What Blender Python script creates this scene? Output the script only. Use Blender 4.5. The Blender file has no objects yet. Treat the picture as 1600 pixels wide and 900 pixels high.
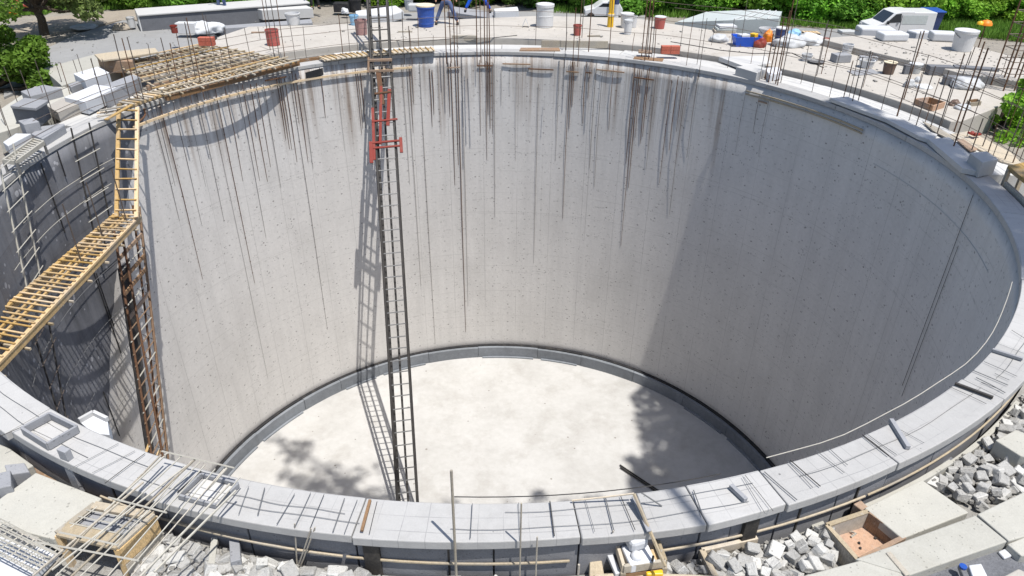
import bpy, bmesh, math, random
from math import radians as R_, sin, cos, pi, atan2, hypot, sqrt
from mathutils import Vector, Matrix
random.seed(7)
S = bpy.context.scene
COL = S.collection

# ------------------------------------------------------------------ camera, sky, sun, exposure
FPX, PITCH, ROLL = 1115.3, R_(30.97), R_(-0.58)
CAM = Vector((0.398, -15.10, 5.628))
cd = bpy.data.cameras.new("camera"); cam = bpy.data.objects.new("camera", cd); COL.objects.link(cam)
cd.sensor_width = 36; cd.lens = 36 * FPX / 1600; cd.clip_start = 0.05; cd.clip_end = 2000
cam.matrix_world = Matrix.Translation(CAM) @ Matrix.Rotation(pi/2 - PITCH, 4, 'X') @ Matrix.Rotation(-ROLL, 4, 'Z')
S.camera = cam
SUN_AZ, SUN_EL = R_(-48), R_(69.5)          # direction towards the sun
w = bpy.data.worlds.new("World"); S.world = w; w.use_nodes = True
nt = w.node_tree; bg = nt.nodes["Background"]; sk = nt.nodes.new("ShaderNodeTexSky")
sk.sky_type = 'NISHITA'; sk.sun_disc = False; sk.sun_elevation = SUN_EL
sk.sun_rotation = pi/2 - SUN_AZ; sk.air_density = 1.0; sk.dust_density = 1.2
nt.links.new(sk.outputs[0], bg.inputs[0]); bg.inputs[1].default_value = 0.12
sd = bpy.data.lights.new("sun", 'SUN'); sd.energy = 4.8; sd.angle = R_(0.4); sd.color = (1, .965, .91)
so = bpy.data.objects.new("sun", sd); COL.objects.link(so)
sdir = Vector((cos(SUN_AZ)*cos(SUN_EL), sin(SUN_AZ)*cos(SUN_EL), sin(SUN_EL)))
so.rotation_euler = sdir.to_track_quat('Z', 'Y').to_euler(); so.location = (20, -20, 60)
S.view_settings.view_transform = 'Standard'; S.view_settings.look = 'None'
S.view_settings.exposure = 0.33; S.view_settings.gamma = 1
S.cycles.max_bounces = 6; S.cycles.diffuse_bounces = 5

# ------------------------------------------------------------------ pixel <-> world (photograph 1600 x 900)
_c, _s = cos(PITCH), sin(PITCH); _cr, _sr = cos(ROLL), sin(ROLL)
def ray(px, py):
    X = px-800; Y = py-450
    u = X*_cr + Y*_sr; v = -X*_sr + Y*_cr
    a, b = u/FPX, -v/FPX
    return Vector((a, _c+b*_s, -_s+b*_c))
def at(px, py, z=0.1):
    d = ray(px, py); return CAM + d*((z-CAM.z)/d.z)
def cyl(px, py, R=10.0):
    d = ray(px, py); A = d.x**2+d.y**2; B = 2*(CAM.x*d.x+CAM.y*d.y); C = CAM.x**2+CAM.y**2-R*R
    q = B*B-4*A*C
    return CAM + d*((-B+sqrt(max(q, 0)))/2/A)
def pj(P):
    x, y, z = P[0]-CAM.x, P[1]-CAM.y, P[2]-CAM.z
    fw = y*_c-z*_s; up = y*_s+z*_c; u = FPX*x/fw; v = -FPX*up/fw
    return 800+u*_cr-v*_sr, 450+u*_sr+v*_cr
def fwd(P): return (P[1]-CAM.y)*_c-(P[2]-CAM.z)*_s
def ppm(P): return FPX/fwd(P)
def ztop(P, ytop):                      # height of the vertical above P whose tip shows at pixel row ytop
    lo, hi = P[2], P[2]+7
    for _ in range(40):
        m = (lo+hi)/2
        if pj((P[0], P[1], m))[1] > ytop: lo = m
        else: hi = m
    return lo
def pol(R, deg, z=0): return Vector((R*cos(R_(deg)), R*sin(R_(deg)), z))

# ------------------------------------------------------------------ materials
def new_mat(name):
    m = bpy.data.materials.new(name); m.use_nodes = True
    b = m.node_tree.nodes["Principled BSDF"]; return m, m.node_tree, b
def N(t, typ, **kw):
    n = t.nodes.new(typ)
    for k, v in kw.items():
        if k.startswith('i_'): n.inputs[int(k[2:])].default_value = v
        else: setattr(n, k, v)
    return n
def ramp(t, src, stops):
    n = t.nodes.new("ShaderNodeValToRGB"); e = n.color_ramp.elements
    while len(e) < len(stops): e.new(.5)
    for i, (p, c) in enumerate(stops):
        e[i].position = p; e[i].color = (*c, 1) if len(c) == 3 else c
    t.links.new(src, n.inputs[0]); return n.outputs[0]
def mixc(t, fac, a, b, mode='MIX'):
    n = t.nodes.new("ShaderNodeMix"); n.data_type = 'RGBA'; n.blend_type = mode
    for s, v in ((0, fac), (6, a), (7, b)):
        if hasattr(v, 'links') or hasattr(v, 'is_linked'): t.links.new(v, n.inputs[s])
        elif s == 0: n.inputs[0].default_value = v
        else: n.inputs[s].default_value = (*v, 1)
    return n.outputs[2]
def math_(t, op, a, b=None, c=None, clamp=False):
    n = t.nodes.new("ShaderNodeMath"); n.operation = op; n.use_clamp = clamp
    for i, v in enumerate((a, b, c)):
        if v is None: continue
        if hasattr(v, 'is_linked'): t.links.new(v, n.inputs[i])
        else: n.inputs[i].default_value = v
    return n.outputs[0]
def bump(t, b, h, strength=.3, dist=.02):
    n = t.nodes.new("ShaderNodeBump"); n.inputs['Strength'].default_value = strength; n.inputs['Distance'].default_value = dist
    t.links.new(h, n.inputs['Height']); t.links.new(n.outputs[0], b.inputs['Normal'])
def noise(t, vec, scale, detail=6, rough=.6):
    n = N(t, "ShaderNodeTexNoise"); n.inputs['Scale'].default_value = scale
    n.inputs['Detail'].default_value = detail; n.inputs['Roughness'].default_value = rough
    if vec is not None: t.links.new(vec, n.inputs['Vector'])
    return n.outputs['Fac']
def coordw(t):
    return N(t, "ShaderNodeNewGeometry").outputs['Position']
def speck(t, vec, scale, size):
    v = N(t, "ShaderNodeTexVoronoi"); v.inputs['Scale'].default_value = scale; t.links.new(vec, v.inputs['Vector'])
    n = noise(t, vec, scale*.37, 2)
    th = math_(t, 'MULTIPLY', math_(t, 'SUBTRACT', n, .42, clamp=True), size*5)
    return math_(t, 'LESS_THAN', v.outputs['Distance'], th)

def concrete(name, c, var=.22, rough=.85, pit=True, scale=1.0, stain=(.55, .5, .42), stain_amt=.3, bstr=.25):
    m, t, b = new_mat(name); P = coordw(t)
    n1 = noise(t, P, .9*scale, 8, .65); n2 = noise(t, P, 6*scale, 6, .7); n3 = noise(t, P, 60, 3, .6)
    lo = tuple(x*(1-var) for x in c); hi = tuple(min(1, x*(1+var*.6)) for x in c)
    k = ramp(t, n1, [(.3, lo), (.7, hi)])
    k = mixc(t, .5, k, ramp(t, n2, [(.3, lo), (.72, hi)]))
    k = mixc(t, math_(t, 'MULTIPLY', ramp(t, noise(t, P, 1.7*scale, 5, .7), [(.55, (0,)*3), (.72, (1,)*3)]), stain_amt), k, tuple(x*y for x, y in zip(c, stain)))
    k = mixc(t, .35, k, ramp(t, n3, [(.3, lo), (.7, hi)]))
    if pit: k = mixc(t, math_(t, 'MULTIPLY', speck(t, P, 22, .22), .55), k, tuple(x*.4 for x in c))
    oi = N(t, "ShaderNodeObjectInfo").outputs['Random']; h = N(t, "ShaderNodeHueSaturation"); t.links.new(k, h.inputs['Color'])
    t.links.new(math_(t, 'ADD', math_(t, 'MULTIPLY', oi, .18), .91), h.inputs['Value']); k = h.outputs[0]
    t.links.new(k, b.inputs['Base Color']); b.inputs['Roughness'].default_value = rough
    b.inputs['Specular IOR Level'].default_value = .3
    bump(t, b, math_(t, 'ADD', n2, math_(t, 'MULTIPLY', n3, .5)), bstr, .02)
    return m
def paint(name, c, rough=.5, dirt=.25, metal=0, var=.12, spec=.4):
    m, t, b = new_mat(name); P = coordw(t)
    n1 = noise(t, P, 5, 6, .7); n2 = noise(t, P, 40, 3, .6)
    k = mixc(t, math_(t, 'MULTIPLY', ramp(t, n1, [(.5, (0,)*3), (.75, (1,)*3)]), dirt), c, (.22, .19, .15))
    k = mixc(t, var, k, ramp(t, n2, [(.3, (.02,)*3), (.7, (.9,)*3)]), 'OVERLAY')
    t.links.new(k, b.inputs['Base Color']); b.inputs['Roughness'].default_value = rough; b.inputs['Metallic'].default_value = metal
    b.inputs['Specular IOR Level'].default_value = spec
    bump(t, b, n2, .12, .005)
    return m
def wood(name, c, dark=.55, rough=.75):
    m, t, b = new_mat(name)
    P = coordw(t)
    mp = N(t, "ShaderNodeMapping"); mp.inputs['Scale'].default_value = (7, 7, 7); t.links.new(P, mp.inputs[0])
    n0 = noise(t, P, 1.3, 3); wv = N(t, "ShaderNodeTexWave"); wv.inputs['Scale'].default_value = 4; wv.inputs['Distortion'].default_value = 9
    wv.inputs['Detail'].default_value = 3; t.links.new(mp.outputs[0], wv.inputs[0])
    n2 = noise(t, P, 25, 5, .7)
    d = tuple(x*dark for x in c)
    k = mixc(t, wv.outputs['Fac'], c, tuple((x*.4+y*.6) for x, y in zip(c, d)))
    k = mixc(t, ramp(t, n2, [(.45, (0,)*3), (.8, (1,)*3)]), k, d)
    k = mixc(t, ramp(t, n0, [(.5, (0,)*3), (.75, (.6,)*3)]), k, tuple(sum(c)/3*.7 for _ in c))
    oi = N(t, "ShaderNodeObjectInfo").outputs['Random']; h = N(t, "ShaderNodeHueSaturation"); t.links.new(k, h.inputs['Color'])
    t.links.new(math_(t, 'ADD', math_(t, 'MULTIPLY', oi, .55), .68), h.inputs['Value']); t.links.new(math_(t, 'SUBTRACT', 1.1, math_(t, 'MULTIPLY', oi, .4)), h.inputs['Saturation'])
    k = mixc(t, math_(t, 'MULTIPLY', ramp(t, noise(t, P, 9, 4, .7), [(.58, (0,)*3), (.68, (1,)*3)]), .45), h.outputs[0], (.36, .35, .33))
    t.links.new(k, b.inputs['Base Color']); b.inputs['Roughness'].default_value = rough
    b.inputs['Specular IOR Level'].default_value = .25
    bump(t, b, n2, .3, .006); return m

def cap_mat():
    m = concrete("rim_cap_concrete", (.375, .37, .362), .14, .8, False, 1.3, (.72, .71, .69), .4, .15); t = m.node_tree; b = t.nodes["Principled BSDF"]
    src = b.inputs['Base Color'].links[0].from_socket; P = coordw(t)
    sp = N(t, "ShaderNodeSeparateXYZ"); t.links.new(P, sp.inputs[0]); x, y, z = sp.outputs
    an = math_(t, 'ARCTAN2', y, x); rd = math_(t, 'SQRT', math_(t, 'ADD', math_(t, 'MULTIPLY', x, x), math_(t, 'MULTIPLY', y, y)))
    nz = noise(t, P, 2.2, 3); nm = ramp(t, noise(t, P, 1.1, 3), [(.42, (0,)*3), (.56, (1,)*3)])
    l1 = math_(t, 'LESS_THAN', math_(t, 'FRACT', math_(t, 'ADD', math_(t, 'MULTIPLY', an, 41), math_(t, 'MULTIPLY', nz, .12))), .028)
    l2 = math_(t, 'LESS_THAN', math_(t, 'FRACT', math_(t, 'ADD', math_(t, 'MULTIPLY', rd, 5.3), math_(t, 'MULTIPLY', nz, .12))), .045)
    k = mixc(t, math_(t, 'MULTIPLY', math_(t, 'MAXIMUM', l1, l2), math_(t, 'MULTIPLY', nm, .5)), src, (.15, .15, .155))
    k = mixc(t, math_(t, 'MULTIPLY', speck(t, P, 5, .05), .7), k, (.08, .08, .08))
    k = mixc(t, math_(t, 'MULTIPLY', ramp(t, noise(t, P, 3.1, 7, .75), [(.52, (0,)*3), (.72, (1,)*3)]), .35), k, (.25, .245, .24))
    t.links.new(k, b.inputs['Base Color']); return m
# inner wall of the tank: board-marked concrete with pits, drip marks and shade painted dark into the left part
def wall_mat():
    m, t, b = new_mat("tank_wall_concrete"); P = coordw(t)
    sp = N(t, "ShaderNodeSeparateXYZ"); t.links.new(P, sp.inputs[0]); x, y, z = sp.outputs
    psi = math_(t, 'ARCTAN2', y, math_(t, 'MULTIPLY', x, -1))      # 0 on the left, + going to the back
    u = math_(t, 'MULTIPLY', psi, 10)
    def vec(su, sz, off=0):
        cb = N(t, "ShaderNodeCombineXYZ"); t.links.new(math_(t, 'MULTIPLY', u, su), cb.inputs[0])
        t.links.new(math_(t, 'MULTIPLY', z, sz), cb.inputs[1]); cb.inputs[2].default_value = off; return cb.outputs[0]
    c = (.475, .462, .45)
    n1 = noise(t, vec(.16, .12), 1.6, 8, .62)
    k = ramp(t, n1, [(.3, (.48, .465, .445)), (.7, (.57, .552, .528))])
    ns = noise(t, vec(2.2, .07, 3), 1.4, 6, .65)                    # vertical streaking
    k = mixc(t, .32, k, ramp(t, ns, [(.3, (.45, .437, .42)), (.6, (.65, .628, .60))]))
    nf = noise(t, vec(1, 1, 5), 9, 6, .7)
    k = mixc(t, .3, k, ramp(t, nf, [(.3, (.50, .48, .46)), (.7, (.73, .705, .675))]))
    # rows of tie marks
    row = math_(t, 'LESS_THAN', math_(t, 'ABSOLUTE', math_(t, 'SUBTRACT', math_(t, 'FRACT', math_(t, 'ADD', math_(t, 'MULTIPLY', z, 1.6), math_(t, 'MULTIPLY', noise(t, vec(.6, .2, 8), 1, 2), .5))), .5)), .035)
    rowm = math_(t, 'MULTIPLY', row, ramp(t, noise(t, vec(7, 1, 2), 1, 2), [(.55, (0,)*3), (.66, (1,)*3)]))
    k = mixc(t, math_(t, 'MULTIPLY', rowm, .38), k, (.24, .23, .22))
    # formwork lift joints, panel joints
    def near(val, c0, wd):
        return math_(t, 'LESS_THAN', math_(t, 'ABSOLUTE', math_(t, 'SUBTRACT', val, c0)), wd)
    pan = math_(t, 'LESS_THAN', math_(t, 'FRACT', math_(t, 'MULTIPLY', u, .8)), .011)
    k = mixc(t, math_(t, 'MULTIPLY', math_(t, 'MULTIPLY', pan, ramp(t, noise(t, vec(.5, .3, 11), 1, 2), [(.38, (.3,)*3), (.55, (1,)*3)])), .5), k, (.2, .19, .18))
    pour = math_(t, 'LESS_THAN', math_(t, 'ABSOLUTE', math_(t, 'SUBTRACT', math_(t, 'FRACT', math_(t, 'ADD', math_(t, 'MULTIPLY', z, .42), math_(t, 'MULTIPLY', noise(t, vec(.35, .1, 41), 1, 2), .05))), .5)), .007)
    k = mixc(t, math_(t, 'MULTIPLY', pour, .12), k, (.2, .19, .18))
    du = math_(t, 'SUBTRACT', math_(t, 'FRACT', math_(t, 'MULTIPLY', u, 1.6)), .5); dz = math_(t, 'SUBTRACT', math_(t, 'FRACT', math_(t, 'MULTIPLY', z, 2.3)), .5)
    rr = math_(t, 'SQRT', math_(t, 'ADD', math_(t, 'POWER', math_(t, 'ABSOLUTE', du), 2), math_(t, 'POWER', math_(t, 'ABSOLUTE', dz), 2)))
    th_ = math_(t, 'MULTIPLY', math_(t, 'LESS_THAN', rr, .055), ramp(t, noise(t, vec(2.1, 2.1, 51), 1, 2), [(.4, (.1,)*3), (.6, (1,)*3)]))
    k = mixc(t, math_(t, 'MULTIPLY', th_, .75), k, (.16, .15, .14))
    hl = math_(t, 'LESS_THAN', math_(t, 'FRACT', math_(t, 'MULTIPLY', z, 1.15)), .022)
    k = mixc(t, math_(t, 'MULTIPLY', hl, math_(t, 'MULTIPLY', ramp(t, noise(t, vec(1.3, .7, 71), 1, 4), [(.4, (0,)*3), (.6, (1,)*3)]), .3)), k, (.25, .24, .225))
    # big cloudy patches of cement paste and water staining
    k = mixc(t, math_(t, 'MULTIPLY', ramp(t, noise(t, vec(.5, .28, 61), 1, 7, .7), [(.48, (0,)*3), (.7, (1,)*3)]), .3), k, (.36, .345, .325))
    # pits
    for sc_, sz_, am in ((2.6, .03, .6), (6, .10, .65), (13, .22, .45)):
        k = mixc(t, math_(t, 'MULTIPLY', speck(t, vec(1, 1, sc_), sc_, sz_), am), k, (.1, .095, .09))
    # darker damp top lift
    damp = ramp(t, math_(t, 'ADD', z, math_(t, 'MULTIPLY', noise(t, vec(.8, .3, 4), 1, 4), .8)), [(.0, (0,)*3), (.45, (1,)*3)])
    k = mixc(t, math_(t, 'MULTIPLY', damp, .62), k, (.22, .225, .24))
    # drip stains: columns that start at the top and run down different lengths
    col = noise(t, vec(2.6, .06, 21), 1, 5, .8)
    ln = noise(t, vec(1.3, 0, 33), 1, 3, .6)
    lim = math_(t, 'MULTIPLY', math_(t, 'SUBTRACT', ln, .3, clamp=True), -11)
    inside = ramp(t, math_(t, 'MULTIPLY', math_(t, 'SUBTRACT', z, lim), .5), [(.0, (0,)*3), (.9, (1,)*3)])
    cm = ramp(t, col, [(.43, (0,)*3), (.62, (1,)*3)])
    backm = ramp(t, psi, [(.28, (0,)*3), (.4, (1,)*3), (1, (1,)*3)])
    backe = math_(t, 'LESS_THAN', psi, 2.35)
    k = mixc(t, math_(t, 'MULTIPLY', math_(t, 'MULTIPLY', math_(t, 'MULTIPLY', cm, inside), .8), math_(t, 'MULTIPLY', backm, backe)), k, (.18, .13, .095))
    col2 = noise(t, vec(9, 0.0, 55), 1, 3, .8)
    lim2 = math_(t, 'MULTIPLY', math_(t, 'SUBTRACT', noise(t, vec(2.1, 0, 66), 1, 3, .6), .3, clamp=True), -30)
    ins2 = ramp(t, math_(t, 'SUBTRACT', z, lim2), [(.0, (0,)*3), (.6, (1,)*3)])
    k = mixc(t, math_(t, 'MULTIPLY', math_(t, 'MULTIPLY', ramp(t, col2, [(.63, (0,)*3), (.68, (1,)*3)]), ins2), .55), k, (.16, .14, .125))
    # left-hand shadow painted in as dark colour, slanting edge, plus uneven panel patches
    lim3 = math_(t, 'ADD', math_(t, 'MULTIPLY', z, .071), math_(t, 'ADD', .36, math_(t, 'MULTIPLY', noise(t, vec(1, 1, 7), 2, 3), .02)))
    wall_shade = math_(t, 'MULTIPLY', math_(t, 'LESS_THAN', psi, lim3), math_(t, 'GREATER_THAN', psi, -1.35))
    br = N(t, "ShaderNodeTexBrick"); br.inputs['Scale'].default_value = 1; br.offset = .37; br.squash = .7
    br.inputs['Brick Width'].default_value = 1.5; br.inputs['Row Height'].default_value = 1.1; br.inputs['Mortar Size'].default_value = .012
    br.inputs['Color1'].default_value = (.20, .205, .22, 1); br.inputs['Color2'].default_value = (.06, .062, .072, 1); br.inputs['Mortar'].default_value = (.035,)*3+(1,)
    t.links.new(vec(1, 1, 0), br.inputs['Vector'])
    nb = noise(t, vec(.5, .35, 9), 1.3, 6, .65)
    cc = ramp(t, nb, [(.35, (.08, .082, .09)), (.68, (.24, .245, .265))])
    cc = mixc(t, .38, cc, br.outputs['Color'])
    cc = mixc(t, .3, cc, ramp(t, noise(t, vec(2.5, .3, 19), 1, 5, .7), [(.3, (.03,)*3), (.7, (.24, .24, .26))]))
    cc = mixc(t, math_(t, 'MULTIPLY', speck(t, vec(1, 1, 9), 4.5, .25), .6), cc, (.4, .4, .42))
    k = mixc(t, wall_shade, k, cc)
    t.links.new(k, b.inputs['Base Color']); b.inputs['Roughness'].default_value = .88; b.inputs['Specular IOR Level'].default_value = .25
    bump(t, b, math_(t, 'ADD', nf, math_(t, 'MULTIPLY', ns, .6)), .35, .02)
    return m

def floor_mat():
    m, t, b = new_mat("tank_floor_concrete"); P = coordw(t)
    n1 = noise(t, P, .55, 8, .6); n2 = noise(t, P, 4, 6, .7)
    k = ramp(t, n1, [(.3, (.345, .338, .325)), (.5, (.425, .42, .408)), (.7, (.465, .46, .45))])
    k = mixc(t, .3, k, ramp(t, n2, [(.3, (.34, .325, .30)), (.7, (.50, .49, .47))]))
    k = mixc(t, math_(t, 'MULTIPLY', ramp(t, noise(t, P, .8, 5, .75), [(.5, (0,)*3), (.68, (1,)*3)]), .45), k, (.30, .285, .262))
    k = mixc(t, math_(t, 'MULTIPLY', speck(t, P, 2.6, .10), .7), k, (.16, .14, .12))
    mp = N(t, "ShaderNodeMapping"); mp.inputs['Rotation'].default_value = (0, 0, .6); mp.inputs['Scale'].default_value = (.5, 5, 1); t.links.new(P, mp.inputs[0])
    k = mixc(t, math_(t, 'MULTIPLY', ramp(t, noise(t, mp.outputs[0], 1, 6, .8), [(.64, (0,)*3), (.7, (1,)*3)]), .22), k, (.38, .36, .33))
    t.links.new(k, b.inputs['Base Color']); b.inputs['Roughness'].default_value = .8; b.inputs['Specular IOR Level'].default_value = .3
    bump(t, b, n2, .2, .02); return m

def ground_mat():
    m, t, b = new_mat("site_ground"); P = coordw(t)
    n1 = noise(t, P, .12, 8, .6); n2 = noise(t, P, 1.2, 7, .7); n3 = noise(t, P, 14, 4, .7)
    k = ramp(t, n1, [(.35, (.17, .165, .16)), (.47, (.22, .205, .185)), (.56, (.27, .235, .19)), (.66, (.2, .17, .13))])
    k = mixc(t, .4, k, ramp(t, n2, [(.3, (.14, .125, .11)), (.7, (.33, .31, .27))]))
    k = mixc(t, .35, k, ramp(t, n3, [(.3, (.1, .09, .08)), (.7, (.36, .34, .3))]))
    t.links.new(k, b.inputs['Base Color']); b.inputs['Roughness'].default_value = .95
    bump(t, b, math_(t, 'ADD', n2, n3), .6, .05); return m
def leaf_mat(name, c1, c2):
    m, t, b = new_mat(name); P = coordw(t)
    oi = N(t, "ShaderNodeObjectInfo").outputs['Random']
    k = ramp(t, noise(t, P, 1.6, 4, .7), [(.32, c1), (.66, c2)])
    k = mixc(t, .45, k, ramp(t, noise(t, P, 14, 2), [(.3, tuple(x*.5 for x in c1)), (.7, tuple(min(1, x*1.5) for x in c2))]))
    h = N(t, "ShaderNodeHueSaturation"); t.links.new(k, h.inputs['Color'])
    t.links.new(math_(t, 'ADD', math_(t, 'MULTIPLY', oi, .03), .485), h.inputs['Hue'])
    t.links.new(math_(t, 'ADD', math_(t, 'MULTIPLY', oi, .5), .75), h.inputs['Value'])
    t.links.new(h.outputs[0], b.inputs['Base Color']); b.inputs['Roughness'].default_value = .6; b.inputs['Specular IOR Level'].default_value = .2
    tr = t.nodes.new("ShaderNodeBsdfTranslucent"); t.links.new(h.outputs[0], tr.inputs[0])
    mx = t.nodes.new("ShaderNodeMixShader"); mx.inputs[0].default_value = .35
    t.links.new(b.outputs[0], mx.inputs[1]); t.links.new(tr.outputs[0], mx.inputs[2])
    t.links.new(mx.outputs[0], t.nodes["Material Output"].inputs[0]); return m

M = {}
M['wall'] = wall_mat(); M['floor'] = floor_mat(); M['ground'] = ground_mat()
M['cap'] = concrete("cap_concrete", (.46, .455, .445), .12, .8, False, 1, (.75, .74, .72), .25, .12)
M['rimcap'] = cap_mat()
M['ledge'] = concrete('pale_ledge_concrete', (.50, .495, .48), .14, .8, False, 1.5, (.7, .68, .64), .4, .15)
M['outer'] = concrete("outer_wall_concrete", (.21, .212, .225), .35, .85, True, .8, (.45, .45, .5), .45)
M['kerb'] = concrete("kerb_coating", (.20, .215, .235), .45, .6, False, 1, (.6, .62, .66), .4, .15)
M['deck'] = concrete("deck_concrete", (.385, .36, .325), .22, .9, True, .6, (.62, .58, .53), .6, .3)
M['slab'] = concrete("precast_slab", (.395, .385, .345), .18, .85, True, 1.2, (.7, .68, .62), .4, .3)
M['white'] = concrete("white_block", (.52, .53, .55), .08, .7, False, 1, (.8, .8, .8), .2, .1)
M['greyblock'] = concrete("grey_block", (.27, .275, .29), .2, .85, True, 1.4, (.6, .6, .6), .3, .3)
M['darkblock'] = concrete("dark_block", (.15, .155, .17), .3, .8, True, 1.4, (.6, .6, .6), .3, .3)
M['stone'] = concrete("broken_stone", (.38, .375, .36), .35, .9, True, 3, (.75, .7, .62), .5, .9)
M['stone2'] = concrete("broken_stone_pale", (.50, .495, .475), .22, .9, True, 3, (.75, .7, .62), .3, .8)
M['gravel'] = concrete("crushed_gravel", (.3, .29, .27), .5, .95, True, 4, (.5, .45, .4), .5, 1)
M['asphalt'] = concrete("grey_track", (.25, .25, .248), .2, .95, False, .6, (.8, .75, .68), .5, .4)
M['sand'] = concrete("sandy_ground", (.30, .26, .21), .25, .95, True, .5, (.7, .65, .6), .6, .7)
M['slate'] = concrete("dark_slate", (.15, .155, .17), .45, .7, True, 4, (2.2, 2.2, 2.2), .6, .8)
M['timber'] = wood("yellow_timber", (.62, .41, .165)); M['timber2'] = wood("pale_timber", (.50, .41, .28))
M['timber3'] = wood("brown_timber", (.33, .2, .11)); M['timber4'] = wood("weathered_timber", (.42, .37, .29))
M['ply'] = wood("orange_plywood", (.46, .25, .13))
M['rust'] = paint("rusty_steel", (.13, .066, .036), .85, .2, .2, .3); M['rebar'] = paint("rebar_steel", (.13, .105, .09), .7, .3, .5, .3)
M['rustpale'] = paint("pale_rusty_steel", (.21, .135, .085), .8, .3, .1, .3)
M['steel'] = paint("galvanised_steel", (.20, .20, .20), .5, .3, .5); M['darksteel'] = paint("dark_steel", (.045, .042, .04), .6, .2, .3, .2)
M['palesteel'] = paint("whitish_steel", (.40, .38, .33), .6, .3, .1)
M['red'] = paint("red_paint", (.23, .032, .02), .45, .3); M['brick'] = paint("red_brick", (.42, .11, .07), .85, .3, 0, .3)
M['fred'] = paint("faded_red_plastic", (.38, .09, .075), .6, .25); M['pink'] = paint("dusty_pink_plastic", (.38, .22, .2), .6, .25)
M['blue'] = paint("blue_plastic", (.02, .075, .33), .35, .15); M['bblue'] = paint("bright_blue", (.01, .09, .55), .4, .1)
M['navy'] = paint("navy_plastic", (.03, .05, .14), .5, .2); M['lblue'] = paint("light_blue_plastic", (.25, .45, .62), .5, .1)
M['wplastic'] = paint("white_plastic", (.56, .56, .56), .4, .2); M['gplastic'] = paint("grey_plastic", (.45, .46, .46), .5, .3)
M['yellow'] = paint("yellow_paint", (.70, .42, .02), .4, .15); M['black'] = paint("black_plastic", (.02, .02, .022), .5, .25)
M['brownp'] = paint("brown_plastic", (.12, .075, .055), .5, .3); M['cream'] = paint("cream_lid", (.66, .58, .42), .5, .2)
M['orange'] = paint("orange_plastic", (.7, .2, .01), .5, .1); M['cloth'] = paint("white_cloth", (.52, .53, .54), .9, .1, 0, .1, .1)
M['gcloth'] = paint("grey_tarpaulin", (.42, .43, .44), .6, .3); M['dglass'] = paint("tinted_glass", (.02, .025, .03), .08, 0, 0, .0, .6)
M['carw'] = paint("white_car_paint", (.6, .6, .6), .25, .08, 0, .02); M['tyre'] = paint("tyre_rubber", (.02,)*3, .9, .4)
M['skin'] = paint("skin", (.35, .19, .12), .6, 0, 0, .05); M['jean'] = paint("blue_jeans", (.07, .1, .2), .9, .2)
M['green'] = paint("dark_green_plastic", (.07, .1, .06), .6, .3); M['roofp'] = paint("pale_sheet", (.44, .47, .46), .45, .2)
M['bark'] = wood("bark", (.12, .09, .065), .4, .95)
M['leaf'] = leaf_mat("leaves_mid", (.075, .17, .02), (.17, .34, .045))
M['leafb'] = leaf_mat("leaves_bright", (.11, .26, .02), (.27, .50, .055))
M['leafd'] = leaf_mat("leaves_dark", (.04, .085, .016), (.10, .18, .035))
M['leafo'] = leaf_mat("leaves_olive", (.085, .115, .03), (.19, .24, .075))
M['grassm'] = leaf_mat("grass_green", (.08, .16, .02), (.18, .32, .05))

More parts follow.
